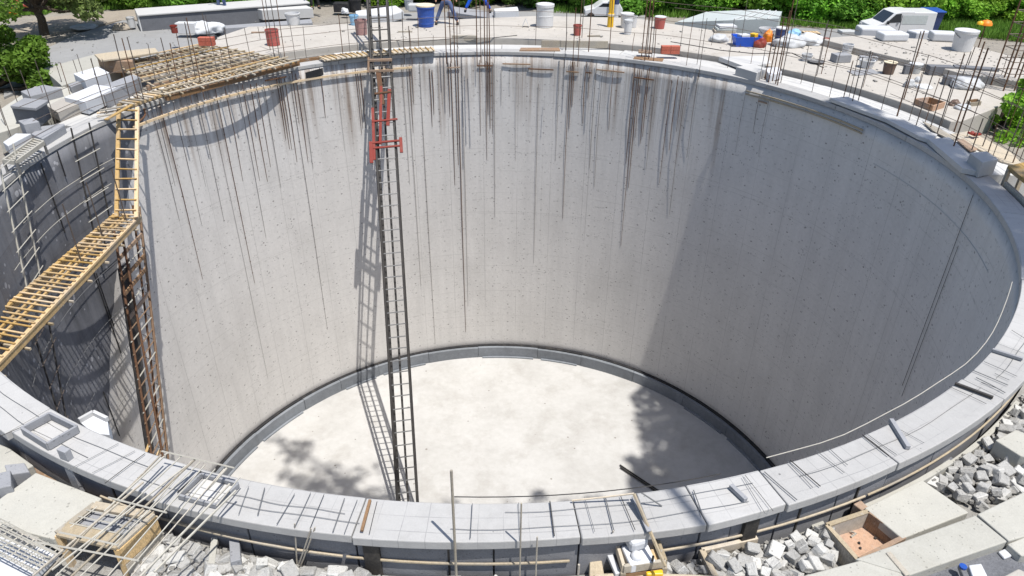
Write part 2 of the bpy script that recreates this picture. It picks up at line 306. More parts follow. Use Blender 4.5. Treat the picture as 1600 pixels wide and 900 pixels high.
# ------------------------------------------------------------------ mesh helpers
def wloc(o):
    p = Vector(o.location)
    while o.parent: o = o.parent; p += o.location
    return p
class MB:
    def __init__(s): s.v = []; s.f = []
    def poly(s, pts, faces):
        n = len(s.v); s.v += [tuple(p) for p in pts]; s.f += [tuple(i+n for i in f) for f in faces]
        return s
    def hexa(s, p):       # 4 bottom, 4 top (ccw seen from above)
        return s.poly(p, [(3, 2, 1, 0), (4, 5, 6, 7), (0, 1, 5, 4), (1, 2, 6, 5), (2, 3, 7, 6), (3, 0, 4, 7)])
    def box(s, c, d, rz=0, rx=0, ry=0):
        m = Matrix.Translation(c) @ Matrix.Rotation(rz, 4, 'Z') @ Matrix.Rotation(ry, 4, 'Y') @ Matrix.Rotation(rx, 4, 'X')
        h = [x/2 for x in d]
        q = [(-1,-1,-1),(1,-1,-1),(1,1,-1),(-1,1,-1),(-1,-1,1),(1,-1,1),(1,1,1),(-1,1,1)]
        return s.hexa([m @ Vector((a*h[0], b*h[1], e*h[2])) for a, b, e in q])
    def beam(s, a, b, wd, ht, up=Vector((0, 0, 1))):   # rectangular bar from a to b
        a, b = Vector(a), Vector(b); d = (b-a).normalized(); up = Vector(up)
        sx = d.cross(up)
        if sx.length < 1e-4: sx = d.cross(Vector((1, 0, 0)))
        sx.normalize(); uz = sx.cross(d).normalized()
        sx = sx*wd/2; uz = uz*ht/2
        return s.hexa([a-sx-uz, a+sx-uz, b+sx-uz, b-sx-uz, a-sx+uz, a+sx+uz, b+sx+uz, b-sx+uz])
    def tube(s, pts, r, n=5, cap=True):
        pts = [Vector(p) for p in pts]; base = len(s.v); rs = r if isinstance(r, (list, tuple)) else [r]*len(pts)
        for i, p in enumerate(pts):
            d = (pts[min(i+1, len(pts)-1)]-pts[max(i-1, 0)]).normalized()
            a = d.cross(Vector((0, 0, 1)) if abs(d.z) < .9 else Vector((1, 0, 0))).normalized(); b2 = d.cross(a)
            for k in range(n):
                t = 2*pi*k/n; s.v.append(tuple(p + (a*cos(t)+b2*sin(t))*rs[i]))
        for i in range(len(pts)-1):
            for k in range(n):
                k2 = (k+1) % n; s.f.append((base+i*n+k, base+i*n+k2, base+(i+1)*n+k2, base+(i+1)*n+k))
        if cap:
            s.f.append(tuple(base+k for k in range(n))[::-1]); s.f.append(tuple(base+(len(pts)-1)*n+k for k in range(n)))
        return s
    def lathe(s, prof, c=(0, 0, 0), n=24, close=False):     # prof: (r, z)
        base = len(s.v); c = Vector(c)
        for r, z in prof:
            for k in range(n):
                t = 2*pi*k/n; s.v.append((c.x+r*cos(t), c.y+r*sin(t), c.z+z))
        for i in range(len(prof)-1):
            for k in range(n):
                k2 = (k+1) % n; s.f.append((base+i*n+k, base+i*n+k2, base+(i+1)*n+k2, base+(i+1)*n+k))
        return s
    def prism(s, pts, z0, z1):          # pts ccw from above
        ar = sum(pts[i][0]*pts[(i+1) % len(pts)][1]-pts[(i+1) % len(pts)][0]*pts[i][1] for i in range(len(pts)))
        if ar < 0: pts = pts[::-1]
        n = len(pts); z1s = z1 if isinstance(z1, (list, tuple)) else [z1]*n
        v = [(p[0], p[1], z0) for p in pts]+[(p[0], p[1], z1s[i]) for i, p in enumerate(pts)]
        f = [tuple(range(n))[::-1], tuple(range(n, 2*n))]+[(i, (i+1) % n, n+(i+1) % n, n+i) for i in range(n)]
        return s.poly(v, f)
    def arc(s, R0, R1, z0, z1, a0, a1, n=None):          # ring segment, degrees
        n = n or max(1, int(abs(a1-a0)/1.5)); base = len(s.v)
        for i in range(n+1):
            a = a0+(a1-a0)*i/n
            for r, z in ((R0, z0), (R1, z0), (R1, z1), (R0, z1)): s.v.append(tuple(pol(r, a, z)))
        for i in range(n):
            for k in range(4):
                k2 = (k+1) % 4; s.f.append((base+i*4+k, base+i*4+k2, base+(i+1)*4+k2, base+(i+1)*4+k))
        s.f.append((base+3, base+2, base+1, base)); e = base+n*4; s.f.append((e, e+1, e+2, e+3))
        return s
    def build(s, name, mat, parent=None, bevel=0, smooth=False, loc=None):
        me = bpy.data.meshes.new(name); me.from_pydata(s.v, [], s.f)
        mat = M[mat] if isinstance(mat, str) else mat; me.materials.append(mat)
        if loc is not None:
            me.transform(Matrix.Translation(-Vector(loc)))
        o = bpy.data.objects.new(name, me); COL.objects.link(o)
        if loc is not None and parent is None: o.location = loc
        if parent is not None:
            o.parent = parent
            if loc is None: me.transform(Matrix.Translation(-wloc(parent)))
            else: o.location = Vector(loc)-wloc(parent)
        bm = bmesh.new(); bm.from_mesh(me); bmesh.ops.recalc_face_normals(bm, faces=bm.faces); bm.to_mesh(me); bm.free()
        if smooth:
            for p in me.polygons: p.use_smooth = True
        if bevel:
            bv = o.modifiers.new("bevel", 'BEVEL'); bv.width = bevel; bv.segments = 2; bv.limit_method = 'ANGLE'
        return o
def tag(o, label, cat, group=None):
    o['label'] = label; o['category'] = cat
    if group: o['group'] = group
    return o
ORD = ['first', 'second', 'third', 'fourth', 'fifth', 'sixth', 'seventh', 'eighth', 'ninth', 'tenth', 'eleventh', 'twelfth', 'thirteenth', 'fourteenth', 'fifteenth', 'sixteenth', 'seventeenth', 'eighteenth', 'nineteenth', 'twentieth']
def zone_labels(items, zones, fmt):
    # items: (x, object); zones: (upper x, phrase)
    items = sorted(items, key=lambda t: t[0]); lo = -1e9
    for up, ph in zones:
        zs = [o for x, o in items if lo <= x < up]; lo = up
        for i, o in enumerate(zs):
            o['label'] = fmt.format(n=ORD[min(i, 19)] if len(zs) > 1 else 'only', p=ph)
def struct(o): o['kind'] = 'structure'; return o
def thing(name, label, cat, loc, group=None):
    o = bpy.data.objects.new(name, None); COL.objects.link(o); o.location = loc; o.empty_display_size = .2
    return tag(o, label, cat, group)
bpy.context.view_layer.update()

# ================================================================== THE SETTING
ZF = -12.75                                             # tank floor
def smooth(t): t = max(0, min(1, t)); return t*t*(3-2*t)
def gz(x, y):                                            # ground height
    return -1.05 + .5*smooth((y+5)/6)
mb = MB(); rings = [10.34, 10.6, 11, 11.6, 12.4, 13.4, 15, 17, 19, 22, 26, 30, 36, 44, 60, 90, 160, 300, 800]; NA = 144
for i, r in enumerate(rings):
    for k in range(NA):
        a = 360*k/NA; p = pol(r, a)
        h = gz(p.x, p.y)
        if r > 12: h += random.uniform(-.04, .04)*min(3, r/20)
        if r > 30: h += .02*(min(r, 160)-30)*max(0, sin(R_(a)))*.8
        mb.v.append((p.x, p.y, h))
for i in range(len(rings)-1):
    for k in range(NA):
        k2 = (k+1) % NA; mb.f.append((i*NA+k, (i+1)*NA+k, (i+1)*NA+k2, i*NA+k2))
struct(mb.build('ground', 'ground', smooth=True))
def sheet(name, pxs, z, mat, kind=True, th=.03):
    pts = [at(x, y, z) for x, y in pxs]
    o = MB().prism(pts, z-th, z).build(name, mat)
    if kind: struct(o)
    return o
sheet('track', [(62,92),(110,68),(190,42),(262,58),(420,60),(420,76),(250,100),(128,122),(40,150),(0,168),(0,140),(70,118)], -.47, 'asphalt', th=.3)
sheet('track', [(560,44),(560,26),(860,15),(1000,14),(1000,40),(840,44)], -.47, 'asphalt', th=.3)
sheet('track', [(1190,34),(1340,36),(1345,52),(1270,60),(1170,55)], -.462, 'asphalt', th=.3)
sheet('sand_patch', [(0,62),(60,42),(205,26),(300,24),(300,40),(180,44),(80,66),(0,95)], -.46, 'sand', th=.3)

# deck: a big concrete slab round the back of the tank
def deck(name, outer, R0, z, th, mat, sign):
    pts = [at(x, y, z) for x, y in outer]; azs = [math.degrees(atan2(p.y, p.x)) for p in pts]
    a0, a1 = azs[0], azs[-1]; n = 40
    inner = [pol(R0, a0+(a1-a0)*i/n) for i in range(n+1)]
    o = MB().prism([(p.x, p.y) for p in pts]+[(p.x, p.y) for p in inner[::-1]], z-th, z).build(name, mat, bevel=.02)
    return tag(o, sign, 'concrete deck')
deck('concrete_deck', [(1500,174),(1552,152),(1610,120),(1495,101),(1345,70),(1270,57),(1100,40),(980,24),(830,24),(640,36),(470,46),(380,50),(335,66),(300,98)], 11.62, .1, .7, 'deck', 'broad beige concrete deck curving behind the round pit')
o = MB().prism([at(x, y, .32)[:2] for x, y in [(1338,66),(1272,50),(1340,44),(1480,50),(1600,78),(1640,100),(1610,114),(1490,99),(1455,90)]], -.6, .32).build('concrete_deck', 'deck', bevel=.02)
tag(o, 'raised beige concrete slab in front of the white van with a grey step edge', 'concrete deck')

# ================================================================== THE TANK
tank = thing('concrete_tank', 'huge round open concrete tank sunk in the ground with a white rim', 'tank', (0, 0, 0))
mb = MB()
n = 240
for i in range(n):
    for z in (-.12, ZF-.1):
        pass
prof = [-.12, -.5, -1.0, -2, -4, -6, -8, -10, -12, ZF-.2]
base = 0
for z in prof:
    for i in range(n): p = pol(10, 360*i/n, z); mb.v.append(tuple(p))
for j in range(len(prof)-1):
    for i in range(n):
        i2 = (i+1) % n; mb.f.append((j*n+i, j*n+i2, (j+1)*n+i2, (j+1)*n+i))
b0 = len(mb.v)
for z in (-.12, ZF-.2):
    for i in range(n): p = pol(10.3, 360*i/n, z); mb.v.append(tuple(p))
for i in range(n):
    i2 = (i+1) % n
    mb.f.append((b0+i, b0+i2, b0+n+i2, b0+n+i)); mb.f.append((i, i2, b0+i2, b0+i))
    mb.f.append((9*n+i, 9*n+i2, b0+n+i2, b0+n+i))
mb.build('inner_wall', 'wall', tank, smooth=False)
for p in tank.children[0].data.polygons: p.use_smooth = abs(p.normal.z) < .5
mb = MB().lathe([(0.001, ZF), (3, ZF), (6, ZF), (9.76, ZF), (9.995, ZF)], n=120)
mb.build('floor_slab', 'floor', tank)
# kerb ring at the foot of the wall: panels with a black gap behind
a = 0
while a < 359:
    st = min(random.uniform(9, 16), 360-a); st = 360-a if 360-a-st < 5 else st
    rr = 9.75+random.uniform(-.012, .012)
    MB().arc(rr, 9.87, ZF+.002, -12.27+random.uniform(-.02, .02), a+.04, a+st-.04).build('kerb_panel', 'kerb', tank)
    if random.random() < .6: MB().arc(rr-.09, rr-.003, ZF+.003, ZF+.05, a+1, a+st-1).build('kerb_toe', 'kerb', tank)
    a += st
MB().arc(9.875, 9.992, ZF+.003, -12.24, 0, 359.99).build('joint_filler', 'black', tank)
# cap slabs and outer facing panels
def arcv(R0, R1a, R1b, z0, z1, a0, a1):
    m = MB(); n = max(2, int((a1-a0)/1.5))
    for i in range(n+1):
        a = a0+(a1-a0)*i/n; R1 = R1a+(R1b-R1a)*i/n
        for r, z in ((R0, z0), (R1, z0), (R1, z1), (R0, z1)): m.v.append(tuple(pol(r, a, z)))
    for i in range(n):
        for k in range(4):
            k2 = (k+1) % 4; m.f.append((i*4+k, i*4+k2, (i+1)*4+k2, (i+1)*4+k))
    m.f.append((3, 2, 1, 0)); e = n*4; m.f.append((e, e+1, e+2, e+3)); return m
random.seed(21)
brk = [-176, -160, -146, -131, -120.5, -108, -96.2, -84, -77, -72, -63.6, -52, -45, -32, -16, -4, 9, 24, 38, 52, 66, 80, 94, 108, 122, 136, 150, 167, 184]
for i in range(len(brk)-1):
    a0, a1 = brk[i], brk[i+1]; z = random.uniform(-.008, .008)
    ra, rb = 10.46+random.uniform(-.02, .05), 10.46+random.uniform(-.02, .05)
    ri = 9.985+random.uniform(-.012, .006)
    arcv(ri, ra, rb, -.118, z, a0+.03, a1-.03).build('cap_slab', 'rimcap', tank, bevel=.012)
    if -140 < a0 < -10:
        am = a0+(a1-a0)*random.uniform(.35, .65)
        for q0, q1 in ((a0, am), (am, a1)):
            arcv(10.31, 10.385+random.uniform(0, .03), 10.385+random.uniform(0, .03), -1.3, -.122, q0+.05, q1-.05).build('facing_panel', 'outer', tank, bevel=.006)
    else:
        MB().arc(10.31, 10.38, -1.3, -.122, a0, a1-.03).build('facing_panel', 'outer', tank)
# white lift joint line and top lift on the right
MB().arc(9.99, 9.999, -1.035, -1.015, -19, 14, 40).build('joint_strip', 'cap', tank)
for a, z0, z1 in ((-8.5, -5.2, -.2), (-9.4, -5.4, -1.3)):
    MB().tube([pol(9.975, a, z1), pol(9.97, a+.1, z0)], .006, 4).build('crack_seal', 'black', tank)
# outer wall details: pilaster straps, dark patches, handholds
for px in (586, 1187, 138, 708, 1290, 1428):
    P = at(px, 850 if 400 < px < 900 else 800, -.1); a = math.degrees(atan2(P.y, P.x))
    if px in (586, 1187): MB().arc(10.39, 10.45, -1.25, -.13, a-.45, a+.45).build('joint_strap', 'darksteel', tank, bevel=.004)
    else: MB().arc(10.39, 10.41, -1.25, -.13, a-.06, a+.06).build('joint_strap', 'darksteel', tank)
# white slab ring behind the rim, at the back and on the right
random.seed(5)
a = -4.0
while a < 168:
    st = random.uniform(8, 14); a1 = min(a+st, 170)
    Ro = 11.28 if a > 60 and a < 120 else (11.05 if a >= 120 else 11.45)
    o = MB().arc(10.53, Ro, -.6, -.05+random.uniform(-.008, .008), a+.04, a1-.04).build('ledge_slab', 'ledge', tank, bevel=.01)
    a = a1
o = MB().arc(11.46, 11.62, -.6, -.12, 15, 139).build('gravel_strip', 'gravel'); struct(o)

# ================================================================== SMALL BUILDERS
def fquad(pxs, z, h, mat, name, label, cat, group=None, bevel=.012, parent=None):
    pts = [at(x, y, z) for x, y in pxs]
    o = MB().prism([(p.x, p.y) for p in pts], z-h, z).build(name, mat, parent, bevel=bevel)
    if parent is None:
        tag(o, label, cat, group)
    return o
def fblock(px, py, wpx, hpx, dep, mat, name, label, cat, rz=0, z=.1, group=None, bevel=.012, ratio=1.0):
    """block whose front bottom edge is centred on the pixel; height from pixel rows"""
    P = at(px, py, z); s = ppm(P); wd = wpx/s; h = ztop(P, py-hpx)-z
    c = P+Matrix.Rotation(rz, 3, 'Z')@Vector((0, dep/2, h/2+.003))
    o = MB().box((0, 0, 0), (wd, dep, h)).build(name, mat, bevel=bevel)
    o.location = c; o.rotation_euler = (0, 0, rz)
    return tag(o, label, cat, group)
def bucket(px, py, wpx, hpx, mat, label, lid=None, z=.1, taper=.85, name='bucket', cat='bucket', handle=True, fill=None, rimm=None, ribs=0, group=None):
    P = at(px, py, z); s = ppm(P); r = wpx/s/2; P = P+Vector((0, r*taper*.8, 0)); 
    h = ztop(at(px, py, z), py-hpx*.93)-z
    t = thing(name, label, cat, P, group)
    prof = [(.001, .002), (r*taper*.97, .002), (r*taper, .02)]
    if ribs:
        for i in range(ribs):
            f = (i+.5)/ribs; rr = r*(taper+(1-taper)*f); hh = h*f
            prof += [(rr, hh-.03*h), (rr+.02*r, hh-.015*h), (rr+.02*r, hh+.015*h), (rr, hh+.03*h)]
    prof += [(r, h*.97), (r, h)]
    if not lid: prof += [(r*.94, h), (r*(taper+.0)*.92, .04), (.001, .04)]
    else: prof += [(.001, h)]
    MB().lathe([(a, b) for a, b in prof], P, 28).build('bucket_body' if name == 'bucket' else 'body', mat, t, smooth=False)
    MB().lathe([(r, h*.9), (r*1.06, h*.9), (r*1.06, h*.97), (r, h*.97)], P, 28).build('rim', rimm or mat, t)
    if lid: MB().lathe([(r*1.07, h*.96), (r*1.07, h*1.02), (r*.96, h*1.035), (r*.9, h*1.015), (.001, h*1.015)], P, 28).build('lid', lid, t)
    if fill: MB().lathe([(r*.93, h*.72), (r*.5, h*.8), (.001, h*.78)], P, 20).build('contents', fill, t)
    if handle:
        pts = [P+Vector((r*1.07*cos(a), -r*1.07*sin(a)*.75-.0, h*.9-r*.55*sin(a))) for a in [pi*i/10 for i in range(11)]]
        MB().tube(pts, max(.006, r*.03), 4).build('handle', 'steel', t)
    return t
def lump(px, py, wpx, hpx, mat, name, label, cat, z=.1, seed=0, dep=None, group=None, sharp=False):
    P = at(px, py, z); s = ppm(P); rx = wpx/s/2; rz_ = (ztop(P, py-hpx*.8)-z)
    rnd = random.Random(seed); me = bpy.data.meshes.new(name); bm = bmesh.new()
    bmesh.ops.create_icosphere(bm, subdivisions=4, radius=1)
    from mathutils import noise as mn
    off = Vector((rnd.uniform(-50, 50), seed*3.1, 0))
    for v in bm.verts:
        q = v.co.copy(); d = 1+.28*mn.noise(q*1.3+off)+.16*mn.noise(q*3.1+off)+.09*mn.ridged_multi_fractal(q*2.6+off, 1, 2, 4, 1, 2)*.5
        v.co = Vector((q.x*d*rx, q.y*d*(dep or rx*.8), max(-.25, q.z)*d*rz_))
    for v in bm.verts: v.co.z += rz_*.24
    bm.to_mesh(me); bm.free(); me.materials.append(M[mat])
    for p in me.polygons: p.use_smooth = not sharp
    o = bpy.data.objects.new(name, me); COL.objects.link(o); o.location = P+Vector((0, (dep or rx*.8)*.8, 0)); o.rotation_euler = (0, 0, rnd.uniform(-.4, .4))
    return tag(o, label, cat, group)

# ================================================================== LEANING LATTICE MAST
A = Vector((-2.85, .7, ZF)); B = Vector((-3.99, 8.86, .12)); D = (B-A); L = D.length; D.normalize()
mast = thing('lattice_mast', 'tall dark steel lattice mast leaning across the pit onto the back rim', 'mast', A)
SX = Vector((1, .13, 0)).normalized(); SX = (SX-D*SX.dot(D)).normalized(); SY = D.cross(SX).normalized()
if SY.y > 0: SY = -SY               # towards the viewer
HW, HD = .31, .12; LT = L+4.6
def mp_(t, a, b): return A+D*t+SX*a*HW+SY*b*HD
for a, b, r, mt in ((-1, 1, .046, 'darksteel'), (1, 1, .034, 'darksteel'), (-.82, -1, .036, 'darksteel'), (1.05, -1, .038, 'darksteel')):
    MB().tube([mp_(0, a, b), mp_(LT, a, b)], r, 6).build('chord', mt, mast)
MB().tube([mp_(0, .05, -1), mp_(LT, .05, -1)], .035, 6).build('guide_pipe', 'darksteel', mast)
rng = random.Random(3); t = .25; i = 0
while t < LT-.1:
    w_ = rng.uniform(-.02, .02)
    MB().tube([mp_(t+w_, -1.04, 1.05), mp_(t+w_+.03, 1.04, 1.05)], .02, 5).build('rung', 'steel' if t < L-.5 else 'darksteel', mast)
    t += .385; i += 1
br = MB(); t = .25; i = 0
while t < LT-.5:
    s_ = 1 if i % 2 else -1
    br.tube([mp_(t, 1, s_), mp_(t+.385, 1, -s_)], .011, 4); pass
    br.tube([mp_(t, 1, 1), mp_(t, 1, -1)], .012, 4)
    t += .385; i += 1
br.build('lacing', 'darksteel', mast)
# brown plank bracket where it rests on the rim, and the red clamp frame
t0 = L-.35
hb = thing('timber_bracket', 'brown timber cross piece tying the leaning mast to the rim', 'bracket', mp_(t0, 0, 1))
MB().beam(mp_(t0+.1, -1.3, 1.5), mp_(t0+.1, 1.2, 1.5), .1, .07).build('plank', 'timber3', hb)
MB().beam(mp_(t0-.25, -1.4, 1.45), mp_(t0-.25, 1.3, 1.45), .08, .06).build('plank', 'timber3', hb)
MB().beam(mp_(t0-.3, -1.3, 1.6), mp_(t0+.2, -1.2, 1.6), .06, .05).build('batten', 'rustpale', hb)
rf = thing('clamp_frame', 'red painted steel clamp frame fixed to the lattice mast', 'clamp', mp_(L-2.6, 0, 1))
for tt, w2, mt in ((L-1.35, .8, 'rust'), (L-2.25, 1.25, 'red'), (L-2.95, 1.45, 'red'), (L-3.12, 1.5, 'red')):
    MB().tube([mp_(tt, -w2, 1.5), mp_(tt+.05, w2+.15, 1.5)], .038, 6).build('cross_bar', mt, rf)
MB().beam(mp_(L-1.1, -.1, 1.35), mp_(L-3.0, -.55, 1.35), .09, .05).build('strut', 'red', rf, bevel=.006)
MB().beam(mp_(L-1.2, .75, 1.35), mp_(L-2.4, .35, 1.35), .11, .05).build('strut', 'red', rf, bevel=.006)
MB().beam(mp_(L-.6, -.3, 1.3), mp_(L-1.7, -.1, 1.3), .16, .05).build('strut', 'rust', rf, bevel=.006)
MB().beam(mp_(L-1.8, -1.1, 1.3), mp_(L-3.5, -1.25, 1.3), .09, .08).build('strut', 'red', rf, bevel=.006)
MB().beam(mp_(L-2.9, -1.5, 1.4), mp_(L-3.6, -1.55, 1.4), .12, .1).build('clamp_jaw', 'red', rf, bevel=.01)
MB().beam(mp_(L-2.8, 1.6, 1.4), mp_(L-3.3, 1.6, 1.4), .1, .1).build('clamp_jaw', 'red', rf, bevel=.01)
# boards behind the mast that shade the wall there
o = MB().box(mp_(L-2.0, .9, -1.6), (.9, .05, 1.5), rz=.35).build('hanging_board', 'greyblock')

tag(o, 'grey shuttering board hanging on the wall beside the leaning mast', 'board')
bpy.data.objects.remove(o)

# ================================================================== YELLOW LADDER AND WALKWAY, RUSTY TOWER
def ladder(name, label, p0, p1, wv, n, mat, rail=(.09, .06), rung=.045, group=None, over=.04, box=True):
    """p0 foot centre, p1 head centre, wv half width vector"""
    t = thing(name, label, 'ladder', p0, group); d = (p1-p0)
    nrm = d.cross(wv).normalized()
    for s in (-1, 1):
        MB().beam(p0+wv*s, p1+wv*s, rail[0], rail[1], nrm).build('rail', mat, t, bevel=.006)
    for i in range(n):
        q = p0+d*((i+.6)/n)+nrm*rail[1]*.6*(1 if (p0+nrm-CAM).length < (p0-CAM).length else -1)
        f = 1+over+random.uniform(0, .06)
        if box: MB().beam(q-wv*f, q+wv*f+Vector((0, 0, random.uniform(-.02, .02))), .03, rung, nrm).build('rung', mat, t, bevel=.004)
        else: MB().tube([q-wv*f, q+wv*f], rung/2, 5).build('rung', mat, t)
    return t
ZW = -1.9
hd_l, hd_r = cyl(179, 186, 9.82), cyl(213, 186, 9.82); ft_l, ft_r = at(180, 352, ZW+.12), at(211, 352, ZW+.12)
ladder('timber_ladder', 'yellow timber ladder leaning from the walkway up to the rim', (ft_l+ft_r)/2, (hd_l+hd_r)/2+Vector((0, 0, .1)), (ft_r-ft_l)/2, 11, 'timber')
W = thing('timber_walkway', 'yellow slatted timber walkway running along the dark left wall', 'walkway', (-9, -2, ZW))
c00, c01, c10, c11 = Vector((-9.30, .66, ZW)), Vector((-8.66, .64, ZW)), Vector((-9.45, -6.3, ZW)), Vector((-8.35, -6.6, ZW))
def wq(u, v, dz=0): return c00.lerp(c10, v).lerp(c01.lerp(c11, v), u)+Vector((0, 0, dz))
for u, ww in ((.02, .085), (.38, .05), (.55, .05), (.98, .085)):
    MB().beam(wq(u, 0, .03), wq(u, 1, .03), ww, .05).build('runner', 'timber', W, bevel=.006)
for u in (.01, .99):
    MB().beam(wq(u, -.003, -.06), wq(u, 1.003, -.06), .04, .12).build('side_beam', 'timber', W, bevel=.006)
NS = 42
for i in range(NS):
    v = (i+.3)/NS+random.uniform(-.004, .004)
    MB().beam(wq(.0, v, .075), wq(1.0, v+.004, .075), .038, .026).build('slat', 'timber', W, bevel=.004)
for i in range(9):
    v = (i+.5)/9; MB().beam(wq(.02, v, -.16), wq(1.12, v, -.16), .04, .04).build('bearer', 'timber2', W)
for u, v in ((.5, .17), (.62, .33), (.8, .06)):
    q = wq(u, v, .1); o = MB().tube([q+Vector((0, 0, -.3)), q+Vector((-.05, .1, 1.25))], .014, 5).build('rebar_post', 'rebar', loc=q)
    tag(o, 'dark rebar standing up through the slats of the yellow walkway', 'rebar', 'rebars through the walkway')
# rusty tower below the walkway
tw = thing('scaffold_tower', 'rusty narrow ladder tower standing below the yellow walkway', 'scaffold', (-9, -1, ZF))
tl0, tl1 = cyl(180, 392, 9.5), cyl(240, 712, 9.02); tr0, tr1 = cyl(222, 388, 9.4), cyl(266, 712, 9.02)
tl2 = tl1+(tl1-tl0).normalized()*4.7; tr2 = tr1+(tr1-tr0).normalized()*4.0
tl0 = tl0+(tl0-tl1).normalized()*.35; tr0 = tr0+(tr0-tr1).normalized()*.9
back = Vector((-.38, .12, 0))
for a, b_, r, mt in ((tl0, tl2, .032, 'rust'), (tr0, tr2, .036, 'rustpale'), (tl0+back*.4+Vector((.25, .1, 0)), tl2+back*.1+Vector((.35, .1, 0)), .03, 'rust'), (tr0+back*.5, tr2+back*.5, .028, 'rust')):
    MB().tube([a, b_], r, 6).build('post', mt, tw)
for i in range(34):
    f = (i+.4)/34; a = tl0.lerp(tl2, f); b_ = tr0.lerp(tr2, f)
    thick = i in (1, 2, 4, 5, 7)
    dz = random.uniform(-.04, .04)
    if thick: MB().beam(a+Vector((0, 0, dz)), b_+Vector((0, 0, dz+.05)), .04, .1).build('rung', 'timber3', tw, bevel=.004)
    else: MB().tube([a-(b_-a)*.06+Vector((0, 0, dz)), b_+(b_-a)*.05], .017, 5).build('rung', 'rustpale' if i % 3 else 'palesteel', tw)
    if i % 2: MB().tube([b_, b_+back*.9+Vector((0, 0, .1))], .011, 4).build('tie', 'rebar', tw)
dn = thing('dark_netting', 'black strip of netting hanging behind the rusty tower', 'netting', tl0.lerp(tr0, .5))
q = []
mbn = MB(); nn = 24
for i in range(nn+1):
    f = .12+.88*i/nn; a = tl0.lerp(tl2, f)+back*.9; b_ = tr0.lerp(tr2, f)+back*.9
    wv = .04*sin(i*1.3)
    mbn.v += [tuple(a.lerp(b_, .30)+Vector((0, 0, 0))), tuple(a.lerp(b_, .55)+Vector((.05+wv, 0, 0))), tuple(a.lerp(b_, .78))]
for i in range(nn):
    for k in (0, 1): mbn.f.append((i*3+k, i*3+k+1, i*3+k+4, i*3+k+3))
o = mbn.build('net', 'black', dn); sm = o.modifiers.new('solid', 'SOLIDIFY'); sm.thickness = .02
# timber offcuts at the tower
for i, (x, y, r_) in enumerate(((232, 722, .5), (240, 714, .7), (247, 726, .3))):
    P = cyl(x, y, 9.3); o = MB().beam(P, P+Vector((.22*cos(r_*3), .3, .12)), .07, .03).build('timber_offcut', 'timber', bevel=.004, loc=P)
    tag(o, 'short yellow timber offcut lodged at the rusty tower beside the rim', 'timber', 'yellow offcuts at the tower')

# pole ladders standing against the dark left wall
def wall_ladder(pa, pb, pc, pd, R, n, mat, rmat, label, r=.02):
    a, b_, c_, d_ = cyl(*pa, R), cyl(*pb, R), cyl(*pc, R), cyl(*pd, R)
    t = thing('wall_ladder', label, 'ladder', b_)
    MB().tube([a, b_], r, 5).build('pole', mat, t); MB().tube([c_, d_], r, 5).build('pole', mat, t)
    for i in range(n):
        f = (i+.5)/n; p = a.lerp(b_, f); g = max(0, min(1, (p.z-c_.z)/(d_.z-c_.z))); q = c_.lerp(d_, g); e = (q-p)*.22; e.z = 0; q.z = p.z+random.uniform(-.015, .015)
        MB().tube([p-e+Vector((.03, 0, 0)), q+e+Vector((.03, 0, 0))], r*.6, 4).build('rung', rmat, t)
wall_ladder((106, 214), (158, 430), (134, 205), (172, 365), 9.9, 7, 'darksteel', 'palesteel', 'black pole ladder with white rungs high on the dark wall nearest the yellow ladder')
wall_ladder((-8, 262), (46, 480), (16, 240), (66, 460), 9.85, 7, 'palesteel', 'palesteel', 'cream pole ladder against the dark wall at the left picture edge')
wall_ladder((52, 528), (108, 700), (78, 520), (114, 700), 9.93, 5, 'darksteel', 'rebar', 'dark pole ladder on the dark wall below the yellow walkway')
for i, (z, a0, a1) in enumerate(((-.95, 168, 190), (-1.5, 170, 196), (-2.6, 170, 200), (-3.4, 172, 204), (-4.6, 174, 204), (-5.7, 175, 205), (-6.8, 176, 206))):
    o = MB().tube([pol(9.93, a0+(a1-a0)*k/16, z+.006*sin(k*.8+i)) for k in range(17)], .007, 4).build('wall_rod', 'palesteel' if i < 3 else 'steel', loc=pol(9.93, a0, z))
    tag(o, 'thin pale steel rod tied level along the dark left wall', 'rod', 'rods along the dark wall')
for i, (x, y0, y1) in enumerate(((60, 270, 420), (85, 250, 300), (143, 430, 640), (165, 625, 760), (150, 440, 560))):
    a, b_ = cyl(x, y0, 9.95), None; b_ = Vector((a.x, a.y, cyl(x, y1, 9.95).z))
    o = MB().tube([a, b_], .016, 5).build('hanging_rod', 'black', loc=a); tag(o, 'black upright rod hanging on the dark left wall', 'rod', 'black rods on the dark wall')

